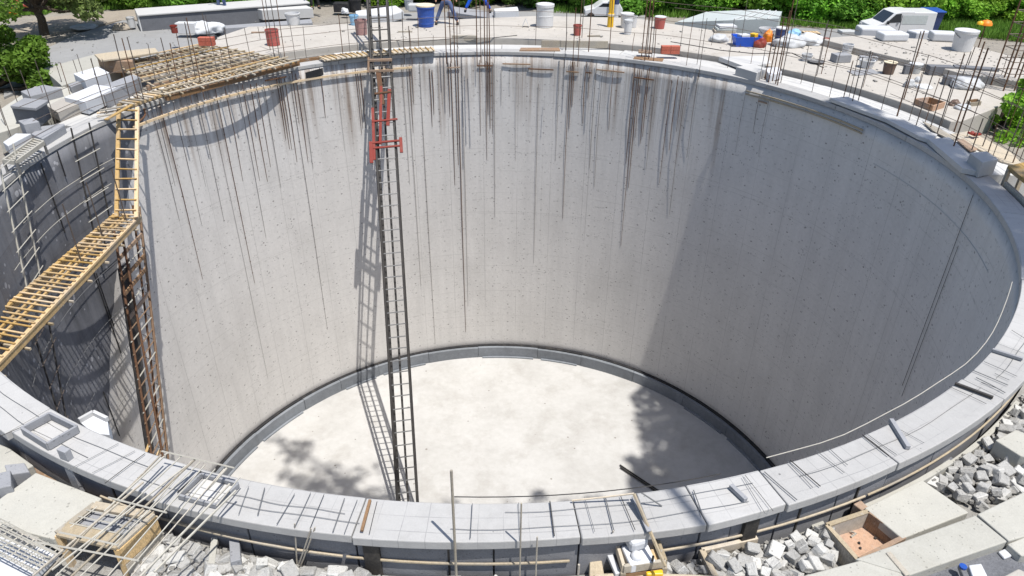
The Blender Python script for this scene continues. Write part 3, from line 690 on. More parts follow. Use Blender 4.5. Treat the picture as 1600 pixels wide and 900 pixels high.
# ================================================================== HANGING RODS ON THE BACK WALL
HRO = []
hr = [(228,170,355,1),(236,172,300,1),(243,170,445,2),(262,160,360,1),(283,156,300,0),(300,152,352,1),(318,150,600,0),(330,148,450,2),(345,146,290,2),(365,142,380,1),(372,140,290,2),(385,140,290,3),(394,138,268,2),(405,136,300,1),(425,128,225,3),(429,130,240,3),(432,128,240,2),(438,130,260,3),(446,126,520,1),(449,118,200,2),(455,122,260,3),(462,124,270,1),(492,112,190,3),(518,118,240,0),(548,112,215,2),(551,114,205,2),(556,118,205,3),(620,104,290,1),(628,106,450,1),(632,104,210,2),(636,106,165,2),(648,100,540,1),(664,110,200,3),(668,112,180,3),(676,100,210,0),(693,100,185,3),(697,98,290,3),(704,96,260,3),(708,97,520,3),(714,100,480,1),(742,95,210,2),(752,96,250,2),(755,98,180,3),(758,96,200,3),(762,98,210,2),(765,95,340,1),(776,110,165,1),(790,105,150,0),(800,94,250,0),(835,130,410,1),(867,94,250,1),(884,94,340,2),(887,95,200,3),(890,95,165,3),(909,94,190,3),(915,94,150,2),(925,95,260,1),(935,100,290,1),(952,98,200,2),(985,102,250,3),(990,102,380,2),(993,103,290,3),(996,104,210,2),(1005,104,220,3),(1008,102,210,3),(1019,108,260,1),(1043,120,280,2),(1053,114,230,3),(1060,121,200,2),(1068,110,330,1),(1084,112,240,1),(1160,130,230,0),(1181,140,200,1),(1195,150,235,0)]
for i, (x, y0, y1, k) in enumerate(hr):
    R = 9.965; a = cyl(x, y0, R); s = ppm(a)
    zt = ztop(Vector((a.x, a.y, a.z-6)), y0); lo = a.z
    zz = a.z
    while pj((a.x, a.y, zz))[1] < y1 and zz > ZF+.7: zz -= .05
    r = (.0045, .007, .010, .013)[k]
    ln_ = MB().tube([(a.x, a.y, a.z), (a.x*.999+random.uniform(-.02, .02), a.y*.999, (a.z+zz)/2), (a.x*1.002, a.y*1.002, zz)], [r, r, r*.5], 5).build('hanging_rod', ('rebar', 'rebar', 'rust', 'rust')[k], loc=a)
    tag(ln_, 'thin rusty tie rod hanging down the pale wall from the back rim', 'rod', 'rusty rods hanging down the pale wall'); HRO.append((x, ln_))
zone_labels(HRO, [(290, 'beside the ladder head'), (352, 'under the middle of the timber grid'), (410, 'under the right half of the timber grid'), (480, 'under the right corner of the timber grid'), (600, 'just left of the leaning mast'), (650, 'just right of the leaning mast'), (690, 'between the mast and the double bunch'), (730, 'in the double bunch right of the mast'), (770, 'in the bunch left of the wall middle'), (860, 'in the sparse middle of the wall'), (900, 'in the small bunch right of the middle'), (960, 'right of the small middle bunch'), (1015, 'in the dense bunch nearest the shade edge'), (1100, 'right of the dense bunch'), (2000, 'hanging in the right shade')], '{n} rusty rod from the left {p}')
for i, (x, y, wd) in enumerate(((425, 134, 34), (702, 108, 20), (751, 104, 24), (800, 100, 44), (838, 107, 40), (888, 110, 20), (913, 111, 9), (947, 106, 44), (1000, 117, 30), (1186, 150, 14))):
    a, b_ = cyl(x-wd/2, y, 9.955), cyl(x+wd/2, y, 9.955); b_.z = a.z
    o = MB().beam(a, b_, .03, .04).build('tie_batten', 'timber3' if i % 2 else 'rust', bevel=.004, loc=a)
    tag(o, 'short brown batten tied across the rods just below the back rim', 'batten', 'battens tied across the rods')

# ================================================================== STANDING REBARS (x foot, y foot, y tip)
rb = [(5,215,95,0),(32,202,120,0),(50,190,125,0),(130,150,98,0),(240,150,80,0),(1245,120,62,0),(1290,140,70,0),(1370,165,82,0),(1415,175,72,0),(1505,200,90,0),(1545,235,120,0),(1578,240,95,1),(1590,232,60,0),(178,185,105,0),(200,178,66,1),(213,178,72,1),(222,178,70,1),(163,195,105,1),(148,152,104,0),(119,142,107,0),(92,148,112,0),(82,205,108,0),(66,175,150,0),(108,175,112,0),(12,228,165,0),(262,140,70,1),(274,148,78,1),(290,155,62,0),(302,145,45,1),(310,150,38,1),(323,95,30,1),(335,132,34,0),(345,125,82,0),(358,130,52,1),(388,118,52,0),(400,75,50,0),
(416,92,-8,1),(422,100,8,1),(430,100,-8,1),(438,98,-8,1),(455,102,44,0),(472,102,48,0),(529,95,28,1),(540,92,30,0),(553,95,28,0),(606,42,-5,1),(624,90,20,1),(634,88,44,1),(636,92,50,0),(647,84,30,0),(669,74,58,0),(690,88,-8,2),(697,86,10,2),(703,90,-8,2),(707,84,20,1),(711,60,-8,0),(738,90,-8,2),(744,85,-5,1),(750,92,-8,2),(754,95,-8,2),(758,92,-8,2),(765,85,20,0),
(829,68,-5,0),(877,76,16,1),(875,90,48,0),(888,88,10,1),(896,88,-8,1),(901,62,-8,1),(912,78,-8,2),(944,92,-8,1),(980,76,48,0),(995,84,-8,2),(1000,92,-8,2),(1003,84,20,1),(1006,90,-8,2),(1011,86,24,1),(1014,92,40,1),(1054,80,20,0),(1065,98,18,0),(1082,94,10,0),(1086,104,22,0),(1103,70,22,0),(1130,98,22,0),(1148,72,-5,0),(1180,118,62,0),(1188,118,44,2),(1194,122,60,2),(1200,120,20,2),(1205,124,8,2),(1208,126,-8,2),(1213,122,-8,1),(1165,100,50,0),
(1262,136,28,0),(1268,115,22,1),(1275,112,35,1),(1310,150,84,1),(1319,148,75,0),(1324,156,78,1),(1333,154,68,1),(1340,132,70,0),(1393,178,95,1),(1397,168,36,1),(1404,150,35,2),(1420,155,102,0),(1425,186,90,1),(1440,178,108,0),(1448,188,96,1),(1458,200,112,1),(1466,180,70,0),(1475,150,68,0),(1482,225,60,2),(1486,190,50,2),(1492,120,66,1),(1500,105,58,1),(1513,222,170,1),(1530,215,165,1),(1538,228,178,1),(1552,120,70,0),(1565,235,108,1),(1572,180,88,0),(1584,205,88,0),(1592,190,95,1)]
groups_ = 'rebars standing round the back rim'; RBO = []
for i, (x, y, yt, k) in enumerate(rb):
    P = at(x, y, -.02); zt = ztop(P, max(yt, -30)) if yt > 0 else P.z+max(1.2, ztop(P, yt-10)-P.z)
    if x < 90: pass
    r = (.009, .013, .017)[k]; lean = random.uniform(-.04, .04)
    o = MB().tube([P+Vector((0, 0, -.3)), P+Vector((lean*.3, 0, (zt-P.z)*.5)), (P.x+lean, P.y, zt)], r, 5).build('standing_rebar', 'rust' if k == 2 or random.random() < .3 else 'rebar', loc=P)
    tag(o, 'bare rusty rebar standing upright round the back rim', 'rebar', groups_); RBO.append((x, o))
zone_labels(RBO, [(100, 'at the far left blocks'), (160, 'left of the ladder head'), (250, 'in the bunch at the ladder head'), (330, 'rising through the timber grid'), (410, 'at the right part of the timber grid'), (460, 'at the dusty red drum'), (565, 'between the red drum and the mast'), (680, 'right of the mast before the double bunch'), (728, 'in the double bunch right of the mast'), (800, 'in the bunch below the blue trousers'), (925, 'near the small faded red bucket'), (985, 'near the yellow cylinder'), (1030, 'in the bunch by the lidded red bucket'), (1160, 'in front of the blue tub'), (1220, 'in the dense bunch beside the navy bucket'), (1300, 'at the tiny red can'), (1360, 'beside the low white tub'), (1430, 'near the pale grey bucket'), (1478, 'at the open brown box'), (1505, 'below the large stained bucket'), (1560, 'around the tall pale block'), (2000, 'at the right picture edge')], '{n} standing rebar from the left {p}')
# rebar cage at the right edge
P = at(1568, 122, .1); cg = thing('rebar_cage', 'tall open rebar cage standing at the right picture edge', 'rebar cage', P)
H = 2.9; cw = .62; cn = [Vector((a*cw/2, b*cw/2, 0)) for a, b in ((-1, -1), (1, -1), (1, 1), (-1, 1))]
mids = [Vector((0, -cw/2, 0)), Vector((0, cw/2, 0))]
for v in cn+mids: MB().tube([P+v, P+v+Vector((0, 0, H))], .022, 5).build('bar', 'rust', cg)
for i in range(9):
    z = .15+i*H/9; m_ = MB()
    for k in range(4): m_.tube([P+cn[k]+Vector((0, 0, z)), P+cn[(k+1) % 4]+Vector((0, 0, z))], .012, 4)
    m_.build('stirrup', 'palesteel' if i > 6 else 'rebar', cg)
# horizontal guard wires round the back, following the rim
def wire(R, a0, a1, z, sag=.04, label='', r=.007, mat='rebar'):
    n = int(abs(a1-a0)/1.2)+2; pts = [pol(R, a0+(a1-a0)*k/n, z+sag*sin(k*.45)+(sag*.5)*sin(k*.27+R*9)) for k in range(n+1)]
    o = MB().tube(pts, r, 4).build('guard_wire', mat, loc=pts[0]); tag(o, label, 'wire', 'level wires tied round the back rim')
lw = 'thin level steel wire tied to the rebars round the back rim'
for wi, (R, a0, a1, z) in enumerate(((11.5, 8, 100, .55), (11.5, -2, 96, 1.05), (11.3, -6, 60, 1.5), (11.0, -14, 40, .75), (11.0, -14, 20, .4), (10.6, 100, 172, .35), (10.8, 112, 176, .75), (11.2, 95, 140, .9), (10.3, 128, 178, .55), (11.6, 30, 92, 1.6), (10.2, 150, 186, .3), (11.35, -8, 30, 1.15))):
    wire(R, a0, a1, z, .012, 'level wire across the rebars, '+('lowest on the back deck', 'middle one on the back deck', 'highest one on the right half', 'at waist height over the tall pale block', 'lowest at the right edge', 'lowest one left of the mast', 'upper one left of the mast', 'highest one left of the mast', 'along the timber grid edge', 'highest one in front of the hedge', 'lowest at the far left edge', 'in front of the dark pit')[wi])

# ================================================================== TIMBER GRID PLATFORM AND PLANKS ON THE LEFT RIM
g0, g1, g2, g3 = at(172, 112, .2), at(312, 79, .2), at(456, 103, .2), at(262, 158, .2)
gp = thing('timber_grid_platform', 'large criss-cross platform of thin yellow timbers over the left rim', 'platform', (g0+g2)/2)
def gq(u, v, dz=0): return g0.lerp(g1, u).lerp(g3.lerp(g2, u), v)+Vector((0, 0, dz))
rg = random.Random(9)
for i in range(12):
    v = i/11+rg.uniform(-.01, .01)
    MB().beam(gq(rg.uniform(-.06, .02), v, .05), gq(1+rg.uniform(-.03, .04), v+rg.uniform(-.02, .02), .05), .045, .03).build('long_slat', 'timber2' if i % 3 else 'timber', gp)
for i in range(16):
    u = i/15+rg.uniform(-.008, .008)
    MB().beam(gq(u, rg.uniform(-.05, .01), .0), gq(u+rg.uniform(-.015, .015), 1+rg.uniform(-.01, .05), .0), .038, .035).build('cross_slat', 'timber2', gp)
for v in (.02, .35, .68, .99): MB().beam(gq(-.04, v, -.09), gq(1.03, v, -.09), .08, .12).build('beam', 'timber3', gp)
for u in (.03, .5, .97):
    for v in (.05, .55): MB().beam(gq(u, v, -.12), gq(u, v, -.5), .08, .08, Vector((1, 0, 0))).build('prop', 'timber3', gp)
o = fquad([(140, 98), (178, 92), (235, 86), (240, 92), (180, 103), (150, 107)], .5, .06, 'timber2', 'plywood_sheet', 'pale plywood sheet at the far left corner of the timber grid', 'plywood')
o = fquad([(143, 99), (165, 104), (200, 105), (200, 108), (160, 108)], .42, .35, 'timber3', 'timber_box', 'brown open timber box under the pale plywood sheet', 'box')
pw = thing('plank_walkway', 'narrow curved plank path of slats along the inner edge of the back left rim', 'walkway', pol(10, 132, .1))
for r, z, ww in ((9.86, .12, .05), (10.02, .1, .04), (10.24, .12, .05)):
    MB().arc(r-ww/2, r+ww/2, z-.03, z+.03, 131, 163).build('runner', 'timber', pw)
for i in range(34):
    a = 131+i*.95+rg.uniform(-.1, .1); MB().beam(pol(9.8, a, .17), pol(10.3, a+rg.uniform(-.3, .3), .17), .075, .03).build('slat', 'timber2' if i % 4 else 'timber', pw)
o = MB().arc(9.9, 9.94, -.46, -.40, 108, 163).build('batten_rail', 'timber'); tag(o, 'long curved yellow batten fixed below the rim on the left part of the wall', 'batten')
pb = thing('plank_walkway', 'wide pale plank path on the rim left and right of the leaning mast', 'walkway', pol(10, 112, .1))
for r0, r1 in ((9.86, 10.0), (10.02, 10.16), (10.18, 10.33)):
    MB().arc(r0, r1, .06, .1, 103.3, 125).build('plank', 'timber2', pb, bevel=.005)
for i in range(22):
    a = 103.6+i*1.0; MB().beam(pol(9.84, a, .12), pol(10.35, a+.2, .12), .04, .03).build('cleat', 'timber', pb)
o = MB().arc(10.42, 10.5, .0, .09, 118, 138).build('timber_edge', 'timber3', bevel=.006); tag(o, 'brown curved timber edge strip on the rim beside the timber grid', 'timber')
# loose boards near the ladder head
for i, (x0, y0, x1, y1) in enumerate(((146, 190, 176, 186), (146, 196, 182, 188), (160, 200, 200, 176), (150, 186, 190, 178))):
    a, b_ = at(x0, y0, .08+.03*i), at(x1, y1, .1+.03*i)
    o = MB().beam(a, b_, .09, .03).build('loose_board', 'timber4' if i % 2 else 'timber', bevel=.004, loc=a); tag(o, 'short weathered board lying on the rim by the head of the yellow ladder', 'board', 'boards at the ladder head')
a, b_ = cyl(222, 190, 9.8), cyl(205, 208, 9.8)
o = MB().tube([a+Vector((0, 0, .15)), a, (a+b_)/2+Vector((.1, 0, .05)), b_], .025, 6).build('rope', 'rust', loc=a); tag(o, 'knotted rusty rope end hanging beside the ladder head', 'rope')
# plank hung on the right part of the wall
mb_ = MB()
for k, z in ((0, -.33), (1, -.42)):
    mb_.arc(9.93, 9.96, z-.02, z+.02, 17.5, 41.5)
o = mb_.build('batten_rail', 'timber2'); tag(o, 'long pale batten pair fixed below the rim on the right part of the wall', 'batten')
a, b_ = cyl(470, 120, 9.93), cyl(497, 112, 9.93); c_ = Vector((b_.x, b_.y, b_.z-.2))
o = MB().poly([a, b_, b_+Vector((0, 0, -.22)), a+Vector((0, 0, -.25)), a*.998, b_*.998, b_*.998+Vector((0, 0, -.22)), a*.998+Vector((0, 0, -.25))], [(0, 1, 2, 3), (7, 6, 5, 4), (0, 4, 5, 1), (1, 5, 6, 2), (2, 6, 7, 3), (3, 7, 4, 0)]).build('black_sheet', 'black', loc=a)
tag(o, 'small black sheet fixed on the wall just under the plank path', 'sheet')

# ================================================================== LEFT SLABS AND BLOCKS
fquad([(60,122),(140,98),(196,112),(90,148)], .08, .5, 'slab', 'precast_slab', 'beige slab with a slanting edge left of the timber grid', 'slab')
fquad([(-10,190),(48,150),(100,150),(130,168),(20,215),(-10,225)], .02, .5, 'slab', 'precast_slab', 'broad beige slab at the left picture edge under the rebars', 'slab')
fquad([(94,166),(142,145),(175,149),(128,173)], .32, .32, 'white', 'foam_block', 'long white block beside the ledge left of the timber grid', 'block')
fquad([(108,129),(146,117),(164,126),(126,139)], .36, .3, 'white', 'foam_block', 'small white block with one dark end behind the long white block', 'block')
fquad([(140,152),(200,128),(212,132),(158,162)], .3, .35, 'greyblock', 'concrete_block', 'long grey kerb block running under the timber grid', 'block')
fquad([(12,184),(34,171),(67,174),(49,188)], .42, .4, 'darkblock', 'concrete_block', 'dark grey block with a pale top on the beige slab at the left', 'block')
fquad([(10,181),(32,168),(70,171),(50,184)], .5, .07, 'greyblock', 'block_lid', 'thin pale lid lying on the dark grey block at the left', 'slab')
fquad([(23,204),(46,199),(56,205),(32,210)], .38, .38, 'greyblock', 'concrete_block', 'small grey cube block on the left rim', 'block')
fquad([(44,224),(60,212),(95,207),(96,210),(62,232)], .18, .25, 'greyblock', 'concrete_block', 'grey wedge block beside the small cube on the left rim', 'block')
fquad([(68,180),(90,168),(128,166),(130,172),(85,190)], .2, .25, 'deck', 'precast_slab', 'short beige slab standing between the grey and the white blocks', 'slab')
fquad([(0,238),(20,224),(44,224),(8,244)], .18, .2, 'white', 'foam_block', 'flat white block at the left picture edge by the mesh stand', 'block')
fquad([(100,146),(120,138),(128,140),(104,150)], .2, .3, 'greyblock', 'concrete_block', 'small pale grey block between the two white blocks', 'block')
fquad([(26,158),(62,147),(90,152),(40,166)], .25, .3, 'greyblock', 'concrete_block', 'low grey kerb stone at the far left behind the dark block', 'block')
# white mesh stand
st = thing('mesh_stand', 'white slatted metal stand on the left rim edge', 'stand', at(35, 255, .1))
sq = [at(2, 268, .25), at(22, 270, .25), at(64, 238, .25), at(48, 234, .25)]
for k in range(4): MB().beam(sq[k], sq[(k+1) % 4], .04, .09).build('rail', 'palesteel', st)
for i in range(11):
    f = (i+.5)/11; MB().beam(sq[0].lerp(sq[3], f), sq[1].lerp(sq[2], f), .05, .02).build('slat', 'palesteel', st)
for k in range(4): MB().beam(sq[k], sq[k]+Vector((0, 0, -.26)), .04, .04, Vector((1, 0, 0))).build('leg', 'steel', st)
o = MB().tube([at(0, 292, .05), at(62, 252, .05)], .018, 5).build('edge_pipe', 'steel'); tag(o, 'pale steel pipe lying along the left rim edge under the mesh stand', 'pipe')

# ================================================================== RIGHT RIM BLOCKS
fquad([(1290,143),(1318,140),(1392,168),(1446,192),(1460,196),(1452,206),(1432,200),(1380,174)], .13, .1, 'cap', 'kerb_slab', 'long white edging slab lying on the right back rim', 'slab')
fquad([(1446,204),(1478,200),(1528,240),(1522,252),(1500,248)], .14, .12, 'cap', 'kerb_slab', 'shorter white edging slab on the right rim beside the tall block', 'slab')
fquad([(1511,224),(1537,221),(1556,233),(1531,239)], .36, .34, 'cap', 'concrete_block', 'tall pale block standing on the right rim', 'block')
fquad([(1116,82),(1190,79),(1198,90),(1158,97)], .14, .14, 'cap', 'kerb_slab', 'white slab with a grey face lying on the back ledge', 'slab')
fquad([(1143,97),(1172,93),(1192,99),(1176,106)], .26, .26, 'cap', 'concrete_block', 'short pale block beside the rebar bunch on the right back rim', 'block')
fquad([(1188,98),(1210,96),(1215,104),(1196,110)], .2, .2, 'white', 'concrete_block', 'small white block right of the rebar bunch', 'block')
# sheets & boards
fquad([(1436,176),(1462,186),(1490,202),(1478,204),(1452,190)], .02, .03, 'timber4', 'flat_board', 'weathered brown board lying on the right ledge', 'board')
fquad([(1490,204),(1500,202),(1524,218),(1512,222)], .02, .03, 'timber3', 'flat_board', 'brown board lying on the ledge near the tall pale block', 'board')
fquad([(1480,195),(1510,190),(1575,222),(1600,246),(1560,236)], .0, .04, 'timber2', 'plywood_sheet', 'long pale plywood sheet lying on the right ledge', 'plywood')
tb = thing('timber_table', 'yellow timber table at the right picture edge beside the rim', 'table', at(1595, 262, .0))
MB().prism([(p.x, p.y) for p in [at(1571, 243, .35), at(1600, 236, .35), at(1650, 262, .35), at(1618, 280, .35)]], .29, .35).build('top', 'timber', tb, bevel=.008)
for x, y in ((1574, 246), (1616, 278), (1600, 240), (1645, 262)):
    q = at(x, y, .29); MB().beam(q, q+Vector((0, 0, -.9)), .07, .07, Vector((1, 0, 0))).build('leg', 'timber2', tb)
MB().beam(at(1571, 246, .25), at(1618, 281, .25), .03, .1).build('apron', 'timber', tb)
o = MB().arc(10.56, 10.62, -.5, .06, -24, -7.5, 14).build('edge_board', 'timber4', bevel=.005); tag(o, 'beige edging board standing along the outside of the right rim', 'board')

# ================================================================== FRONT RIM: FRAMES, RODS, BATTENS
def frame_box(pxs, z, th, h, mat, name, label, cat):
    q = [at(x, y, z) for x, y in pxs]; c = sum(q, Vector())/4; t = thing(name, label, cat, c)
    for k in range(4):
        a, b_ = q[k], q[(k+1) % 4]
        MB().beam(a, b_, th, h).build('side', mat, t, bevel=.004)
    return t
frame_box([(40,688),(83,664),(126,684),(80,712)], .06, .03, .1, 'greyblock', 'shallow_frame', 'grey shallow square frame on the front left rim', 'frame')
fquad([(56,690),(86,673),(116,686),(82,704)], .012, .02, 'cap', 'infill_slab', 'white slab lying inside the grey frame on the front left rim', 'slab')
frame_box([(286,786),(321,752),(379,766),(345,800)], .035, .025, .06, 'greyblock', 'shallow_frame', 'grey frame under the rods on the front rim', 'frame')
fquad([(299,783),(325,757),(370,768),(343,795)], .012, .02, 'cap', 'infill_slab', 'white ribbed slab inside the frame under the front rods', 'slab')
o = MB().beam(at(287, 783, .03), at(322, 749, .03), .05, .05).build('dark_slot', 'black'); tag(o, 'dark slot strip along the left side of the frame under the rods', 'strip')
# white bracket block inside the tank wall at the front left
b0_ = thing('bracket_block', 'white concrete bracket block on the inside of the front left rim', 'block', at(150, 680, -.2))
MB().prism([(p.x, p.y) for p in [at(128, 672, -.1), at(150, 659, -.1), at(172, 668, -.1), at(176, 692, -.1), at(150, 690, -.1)]], -.3, -.1).build('block', 'white', b0_, bevel=.006)
MB().beam(at(150, 658, -.07), at(172, 668, -.07), .04, .06).build('lip', 'cap', b0_)
MB().beam(at(128, 671, -.07), at(150, 658, -.07), .04, .06).build('lip', 'cap', b0_)
# stub post on the outer edge
P = at(131, 776, -.45); o = MB().box(P+Vector((0, 0, .28)), (.13, .07, .62), rz=-.4).build('stub_post', 'greyblock', bevel=.006, loc=P); tag(o, 'grey stub post standing at the outer edge of the front left rim', 'post')
# yellow batten around the outer foot
for a0, a1 in ((-113, -97), (-96.8, -84.5), (-79.5, -65.5), (-65.3, -44), (-43.8, -26)):
    o = MB().arc(10.425, 10.445, -.385, -.362, a0, a1).build('batten_rail', 'timber2', bevel=.004)
    tag(o, 'thin yellow batten outside the front rim, '+{-113: 'leftmost one by the timber box', -96.8: 'ending in the middle at the stakes', -79.5: 'behind the timber tray', -65.3: 'above the wooden crate', -43.8: 'rightmost one above the stones'}[a0], 'batten', 'yellow battens round the outside of the rim')
# rods lying across the front rim (radial), as pixel pairs at rim height
def rod(p, q, zp, zq, r, mat, name, label, cat, group=None):
    a, b_ = at(*p, zp), at(*q, zq); o = MB().tube([a, (a+b_)/2+Vector((0, 0, random.uniform(-.006, .006))), b_], r, 5).build(name, mat, loc=a); return tag(o, label, cat, group)
cr_ = [((62,432+240),(0,700)),((190,590+115),(112,748)),((216,716),(150,752)),((232,720),(170,768)),((467,778),(440,826)),((492,776),(468,830)),((513,778),(492,832)),((545,784),(528,836)),((565,786),(546,838)),((596,788),(585,838)),((745,788),(743,842)),((817,785),(821,842)),((866,782),(874,836)),((920,774),(937,828)),((952,772),(967,826)),((976,771),(1000,824)),((1090,760),(1105,800)),((1166,737),(1203,795)),((1170,735),(1215,790)),((1200,729),(1252,772)),((1236,712),(1276,752)),((1240,710),(1288,750)),((1280,694),(1325,728)),((1300,690),(1330,716)),((1352,668),(1394,700)),((1358,666),(1406,698)),((1377,640),(1449,679)),((1486,590),(1545,616)),((1523,564),(1578,586)),((1528,575),(1574,598)),((1536,582),(1568,594)),((1540,550),(1592,572)),((1557,568),(1580,578)),((1582,500),(1602,512)),((420,770),(410,812)),((395,768),(380,812)),((360,760),(330,802))]
CRO = []
for i, (p, q) in enumerate(cr_):
    CRO.append((p[0], rod(p, q, .03, .03, random.choice([.003, .004, .006]), 'steel' if i % 3 else 'darksteel', 'cross_rod', 'thin steel rod lying across the white front rim', 'rod', 'rods lying across the front rim')))
zone_labels(CRO, [(270, 'on the rim left of the fanning rods'), (480, 'on the rim between the fan and the first brown stick'), (610, 'on the rim around the brown stick'), (900, 'on the middle of the front rim'), (1050, 'on the rim left of the leaning pole'), (1220, 'on the rim around the dark joint strap'), (1330, 'on the rim between the strap and the grey bar'), (1470, 'on the rim near the grey formwork bar'), (2000, 'in the bundle on the right rim')], '{n} rod from the left {p}')
for i, (R, a0, a1) in enumerate(((10.12, -88, -73), (10.33, -91, -74), (10.2, -70, -52), (10.32, -110, -96), (10.15, -127, -110), (10.25, -50, -36), (10.3, -128, -114), (10.22, -106, -97))):
    o = MB().tube([pol(R+.01*sin(k), a0+(a1-a0)*k/14, .012) for k in range(15)], .0035, 4).build('rim_rod', 'steel', loc=pol(R, a0, 0)); tag(o, 'long thin rod lying lengthwise along the front rim', 'rod', 'rods lying along the front rim')
# flat bars and timbers on the rim
for (p, q, wd, h, mt, lb) in (((1411-15,624+20),(1424,687),.05,.05,'greyblock','grey formwork bar across the right rim where two caps meet'),
                            ((1148,752),(1172,774),.05,.05,'greyblock','short grey bar on the rim above the dark joint strap'),
                            ((1552,531),(1600,545),.04,.04,'greyblock','thick grey bar across the right rim near the picture edge'),
                            ((1495,585),(1555,606),.035,.035,'darksteel','dark bar across the right rim beside the rod bundle'),
                            ((585,786),(573,834),.03,.03,'timber3','brown stick lying across the front rim beside a joint'),
                            ((997,772),(1022,826),.05,.02,'greyblock','grey timber bar across the front rim above the timber stand')):
    a, b_ = at(*p, .04), at(*q, .04); o = MB().beam(a, b_, wd, h).build('cross_bar', mt, bevel=.004, loc=a); tag(o, lb, 'bar')
# thin rail along the inner edge on the right, standing off the wall
o = MB().tube([pol(9.86+.02*sin(k*.7), -71+k*2.1, .02+.01*sin(k*1.7)) for k in range(19)], .006, 5).build('edge_wire', 'palesteel'); tag(o, 'pale wire running along the inner edge of the right front rim', 'wire')
o = MB().tube([pol(9.93, -91+k*1.5, .02) for k in range(12)], .006, 5).build('edge_pipe', 'darksteel'); tag(o, 'dark pipe along the inner edge of the front rim in the middle', 'pipe')
o = MB().tube([at(1050-6, 764, .2)-Vector((.0, 0, .2)), at(1009, 766, .2)], .009, 4).build('bent_rod', 'steel'); tag(o, 'short bent rod sticking up at the inner front rim', 'rod')
# upright thin posts in front
for i, (x, yb, yt, mt, r, lb) in enumerate(((728, 915, 737, 'timber4', .014, 'tall thin stake standing at the outside of the front rim, tallest there'), (820, 905, 786, 'timber4', .009, 'thin pale rod standing left of the short rod outside the front rim'), (843, 905, 838, 'timber4', .009, 'short thin rod outside the front rim right of the pale rod'), (904, 905, 880, 'timber4', .012, 'tiny stake foot outside the front rim left of the timber stand'))):
    P = at(x, yb, -1.0); P = Vector((P.x*1.0, min(P.y, -10.5), -1.0)); zt = ztop(P, yt); o = MB().tube([P, (P.x, P.y, zt)], r, 6).build('stake', mt, loc=P); tag(o, lb, 'stake')
rod((997, 768), (1048, 880), .16, -.1, .018, 'timber2', 'leaning_pole', 'pale timber pole leaning from the rim onto the timber stand', 'pole')
rod((1001, 768), (1040, 868), .16, -.1, .01, 'steel', 'leaning_rod', 'steel rod leaning beside the pale pole on the timber stand', 'rod')
rod((997, 767), (900, 780), .13, .04, .01, 'timber2', 'leaning_rod', 'pale rod lying along the inner front rim towards the leaning pole', 'rod')
for i, (p, q) in enumerate((((468,825),(474,905)),((494,832),(470,905)),((500,830),(474,905)),((966,826),(950,862)),)):
    rod(p, q, .05, -.7, .008, 'timber4', 'wire_tie', 'pale wire running down the outside of the front rim', 'wire', 'wires down the outside of the front rim')
a, b_ = at(975, 727, ZF+.05), at(1050, 775, ZF+.05)
for k, dz in enumerate((0, .12)):
    o = MB().tube([a+Vector((0, dz, 0)), b_+Vector((0, dz, 0))], .03, 5).build('floor_pipe', 'darksteel', loc=a); tag(o, 'dark pipe lying on the shaded tank floor at the front', 'pipe', 'pipes on the tank floor')

# long rods fanning over the front left rim
fan = [((257,722),(78,915)),((262,724),(170,812)),((290,722),(96,915)),((305,730),(190,865)),((310,728),(120,915)),((318,732),(134,915)),((326,736),(176,915)),((342,742),(200,915)),((356,742),(212,915)),((362,738),(330,775)),((381,754),(345,800)),((297,738),(90,905)),((230,765),(60,915)),((375,775),(250,905)),((365,765),(226,915))]
FNO = []
for i, (p, q) in enumerate(fan):
    FNO.append((p[0], rod(p, q, .22, .2+.02*(i % 3), random.choice([.007, .010, .012]), 'palesteel' if i % 4 else 'timber4', 'long_rod', 'long pale rod fanning over the front left rim', 'rod', 'long rods over the front left rim')))
zone_labels(FNO, [(300, 'at the left side of the fan of rods'), (335, 'in the middle of the fan of rods'), (2000, 'at the right side of the fan of rods')], '{n} long pale rod from the left {p}')
for p, q in (((258,716),(372,740)),((176,790),(268,812)),((100,846),(192,864)),((62,862),(226,888)),((262,722),(268,718))):
    rod(p, q, .24, .24, .009, 'palesteel', 'tie_rod', 'rod tied crosswise over the long rods at the front left', 'rod', 'rods tied crosswise at the front left')

# ================================================================== FRONT LEFT: SLABS, TIMBER BOX, MESH
fquad([(-20,700),(20,716),(58,742),(0,775),(-30,790)], -.3, .5, 'slab', 'precast_slab', 'beige slab at the lower left picture edge below the rim', 'slab')
fquad([(0,800),(62,753),(166,791),(92,857),(-20,830)], -.22, .14, 'slab', 'precast_slab', 'large square beige slab left of the timber box', 'slab')
fquad([(-20,836),(0,818),(70,852),(60,868)], -.25, .14, 'deck', 'precast_slab', 'narrow beige slab between the rebar mesh and the large square slab', 'slab')
fquad([(12,742),(44,738),(52,752),(18,758)], -.22, .3, 'greyblock', 'concrete_block', 'grey block among rubble beside the lower left beige slab', 'block')
fquad([(0,756),(22,750),(24,774),(0,780)], -.12, .3, 'greyblock', 'concrete_block', 'pale upright block at the lower left picture edge', 'block')
tbx = thing('timber_box', 'open fronted timber box with a mesh hatch on top at the lower left', 'box', at(170, 850, -.4))
q0, q1, q2, q3 = at(156, 801, -.12), at(247, 815, -.12), at(190, 868, -.12), at(97, 848, -.12)
def qq(u, v, dz=0): return q0.lerp(q1, u).lerp(q3.lerp(q2, u), v)+Vector((0, 0, dz))
MB().beam(qq(.0, 0), qq(0, 1), .07, .03).build('top_board', 'timber4', tbx); MB().beam(qq(1, 0), qq(1, 1), .05, .03).build('top_board', 'timber4', tbx)
MB().beam(qq(0, .05, .003), qq(1, .05, .003), .09, .03).build('top_board', 'timber2', tbx); MB().beam(qq(0, .86, .003), qq(1, .86, .003), .17, .03).build('top_board', 'timber2', tbx)
h_ = MB()
